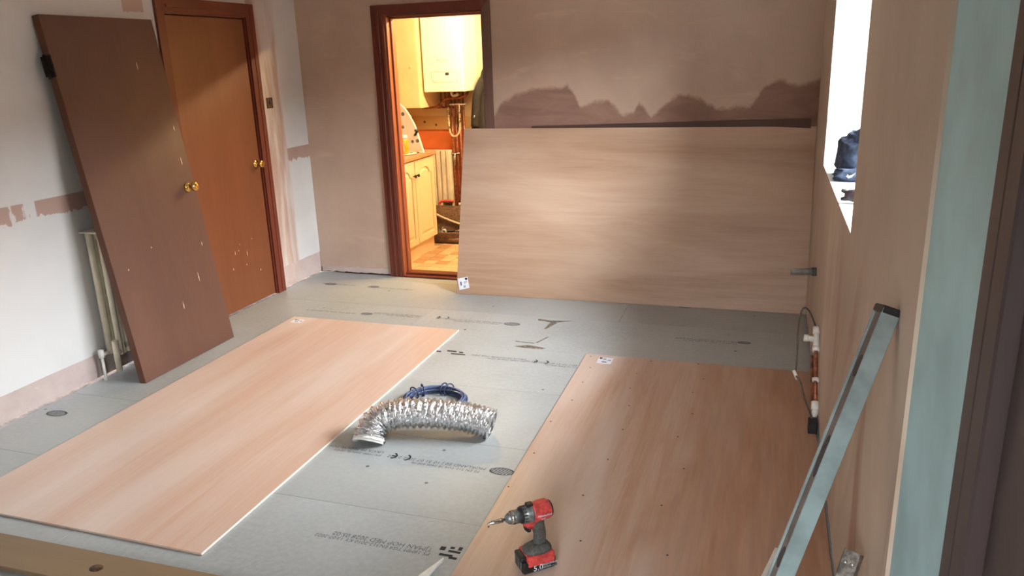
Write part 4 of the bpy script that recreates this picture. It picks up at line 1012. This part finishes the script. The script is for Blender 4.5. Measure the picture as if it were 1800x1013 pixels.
obj('jar_body', lathe(nb(), [(0, 0), (0, .040), (.008, .043), (.10, .043), (.115, .038), (.12, .034), (.12, 0)], (.545, .60, .9165), (0, 0, 1), 20), MT['amber'], jr)
obj('jar_lid', lathe(nb(), [(0, .036), (.03, .037), (.033, .034), (.034, 0)], (.545, .60, 1.0355), (0, 0, 1), 20), MT['paper'], jr)
obj('jar_label', box(nb(), (.530, .5555, .94), (.565, .5585, 1.01)), MT['paper'], jr)
pt = tag(obj('plate', lathe(nb(), [(0, .0), (0, .07), (.003, .08), (.008, .115), (.0065, .116), (.003, .075), (.003, 0)], (.545, .585, .9083), (0, 0, 1), 28), MT['white_pl'], loc=(.545, .585, .908)), 'white plate under the amber jar', 'plate')
sp = thing('spoon', 'small dark spoon at the right end of the worktop', 'spoon', (0.64, .70, .908))
bm = nb(); tube(bm, [(.57, .665, .913), (.64, .69, .9125)], .004, 6); obj('handle', bm, MT['iron'], sp)
bm = nb(); rr = lump(bm, (.662, .70, .914), (.024, .015, .005), .0, 1, 14, 8); obj('bowl', bm, MT['white_pl'], sp)
# tool bag on the kitchen floor
tb = thing('tool_bag', 'open brown tool bag on the kitchen floor by the radiator', 'tool bag', (0.72, 1.22, KF))
def quad(p0, ex, ey, th_, nx=10, ny=8, sag=.0):
    bm = nb(); p0, ex, ey = Vector(p0), Vector(ex), Vector(ey); n = ex.cross(ey).normalized(); g = []
    for s in (0, 1):
        g.append([[bm.verts.new(p0 + ex * (i / nx) + ey * (j / ny) + n * (s * th_ + sag * math.sin(math.pi * i / nx) * math.sin(math.pi * j / ny))) for i in range(nx + 1)] for j in range(ny + 1)])
    for s in (0, 1):
        for j in range(ny):
            for i in range(nx): bm.faces.new((g[s][j][i], g[s][j][i + 1], g[s][j + 1][i + 1], g[s][j + 1][i]))
    for j in range(ny):
        for i in (0, nx): bm.faces.new((g[0][j][i], g[0][j + 1][i], g[1][j + 1][i], g[1][j][i]))
    for i in range(nx):
        for j in (0, ny): bm.faces.new((g[0][j][i], g[0][j][i + 1], g[1][j][i + 1], g[1][j][i]))
    return bm
obj('bag_wall', quad((.535, 1.215, .075), (.50, .06, -.02), (-.01, .03, .275), .018, sag=.012), MT['brown_bag'], tb)
obj('bag_wall', quad((.535, 1.08, .03), (.50, .05, 0), (-.01, -.035, .10), .014, sag=.01), MT['brown_bag'], tb)
obj('bag_base', lump(nb(), (.78, 1.16, .055), (.255, .105, .045), .06, 3.3, fl=KF + .001), MT['brown_bag'], tb)
obj('shoulder_strap', tube(nb(), smoothpath([(.525, 1.20, .275), (.60, 1.198, .245), (.70, 1.205, .205), (.82, 1.215, .17), (.98, 1.235, .15)], 5), .010, 8), MT['rope'], tb)
for nm, lab, p0, p1, r, mt_ in (('hand_tool', 'dark green handled tool in the tool bag', (.56, 1.15, .085), (.62, 1.17, .155), .022, 'dark_green'), ('hand_tool', 'grey gripped pliers in the tool bag', (.57, 1.12, .115), (.66, 1.15, .10), .014, 'charcoal'), ('hand_tool', 'black screwdriver lying along the tool bag', (.64, 1.14, .12), (.80, 1.16, .13), .013, 'black')):
    P0, P1 = Vector(p0), Vector(p1); t = thing(nm, lab, 'tool', p0)
    obj('handle', tube(nb(), [P0, P0 + (P1 - P0) * .1, P0 + (P1 - P0) * .55, P0 + (P1 - P0) * .6], [r * .7, r, r, r * .6], 10), MT[mt_], t)
    obj('shaft', tube(nb(), [P0 + (P1 - P0) * .58, P1], r * .35, 8), MT['chrome'], t)
tag(obj('roll_of_tape', loft(nb(), [[Vector((.648, 1.105, .125)) + Vector((math.cos(q) * r, dy, math.sin(q) * r)) for q in [2 * math.pi * i / 18 for i in range(18)]] for r, dy in ((.024, 0), (.024, .022), (.012, .022), (.012, 0))], False, True, True), MT['white_pl'], loc=(.648, 1.105, .115)), 'small white roll of tape in the tool bag', 'tape')
sw = thing('red_handled_saw', 'red handled saw standing behind the tool bag', 'saw', (.57, 1.33, KF))
obj('handle', tube(nb(), smoothpath([(.515, 1.33, .325), (.535, 1.33, .365), (.60, 1.34, .375), (.665, 1.35, .368)], 5), .013, 8), MT['red'], sw)
obj('blade', prism(nb(), [[(.53, KF + .001), (.58, KF + .001), (.66, .36), (.56, .36)]], fy, 1.338, 1.341), MT['chrome'], sw)
bt = thing('plastic_bottle', 'pale plastic bottle behind the tool bag', 'bottle', (.72, 1.40, KF))
obj('bottle_body', lathe(nb(), [(0, 0), (0, .07), (.01, .078), (.22, .078), (.26, .06), (.285, .028), (.30, .026), (.30, 0)], (.725, 1.40, KF), (0, 0, 1), 20), MT['rope'], bt)
obj('bottle_cap', lathe(nb(), [(0, .03), (.03, .029), (.032, 0)], (.725, 1.40, .318), (0, 0, 1), 16), MT['white_pl'], bt)
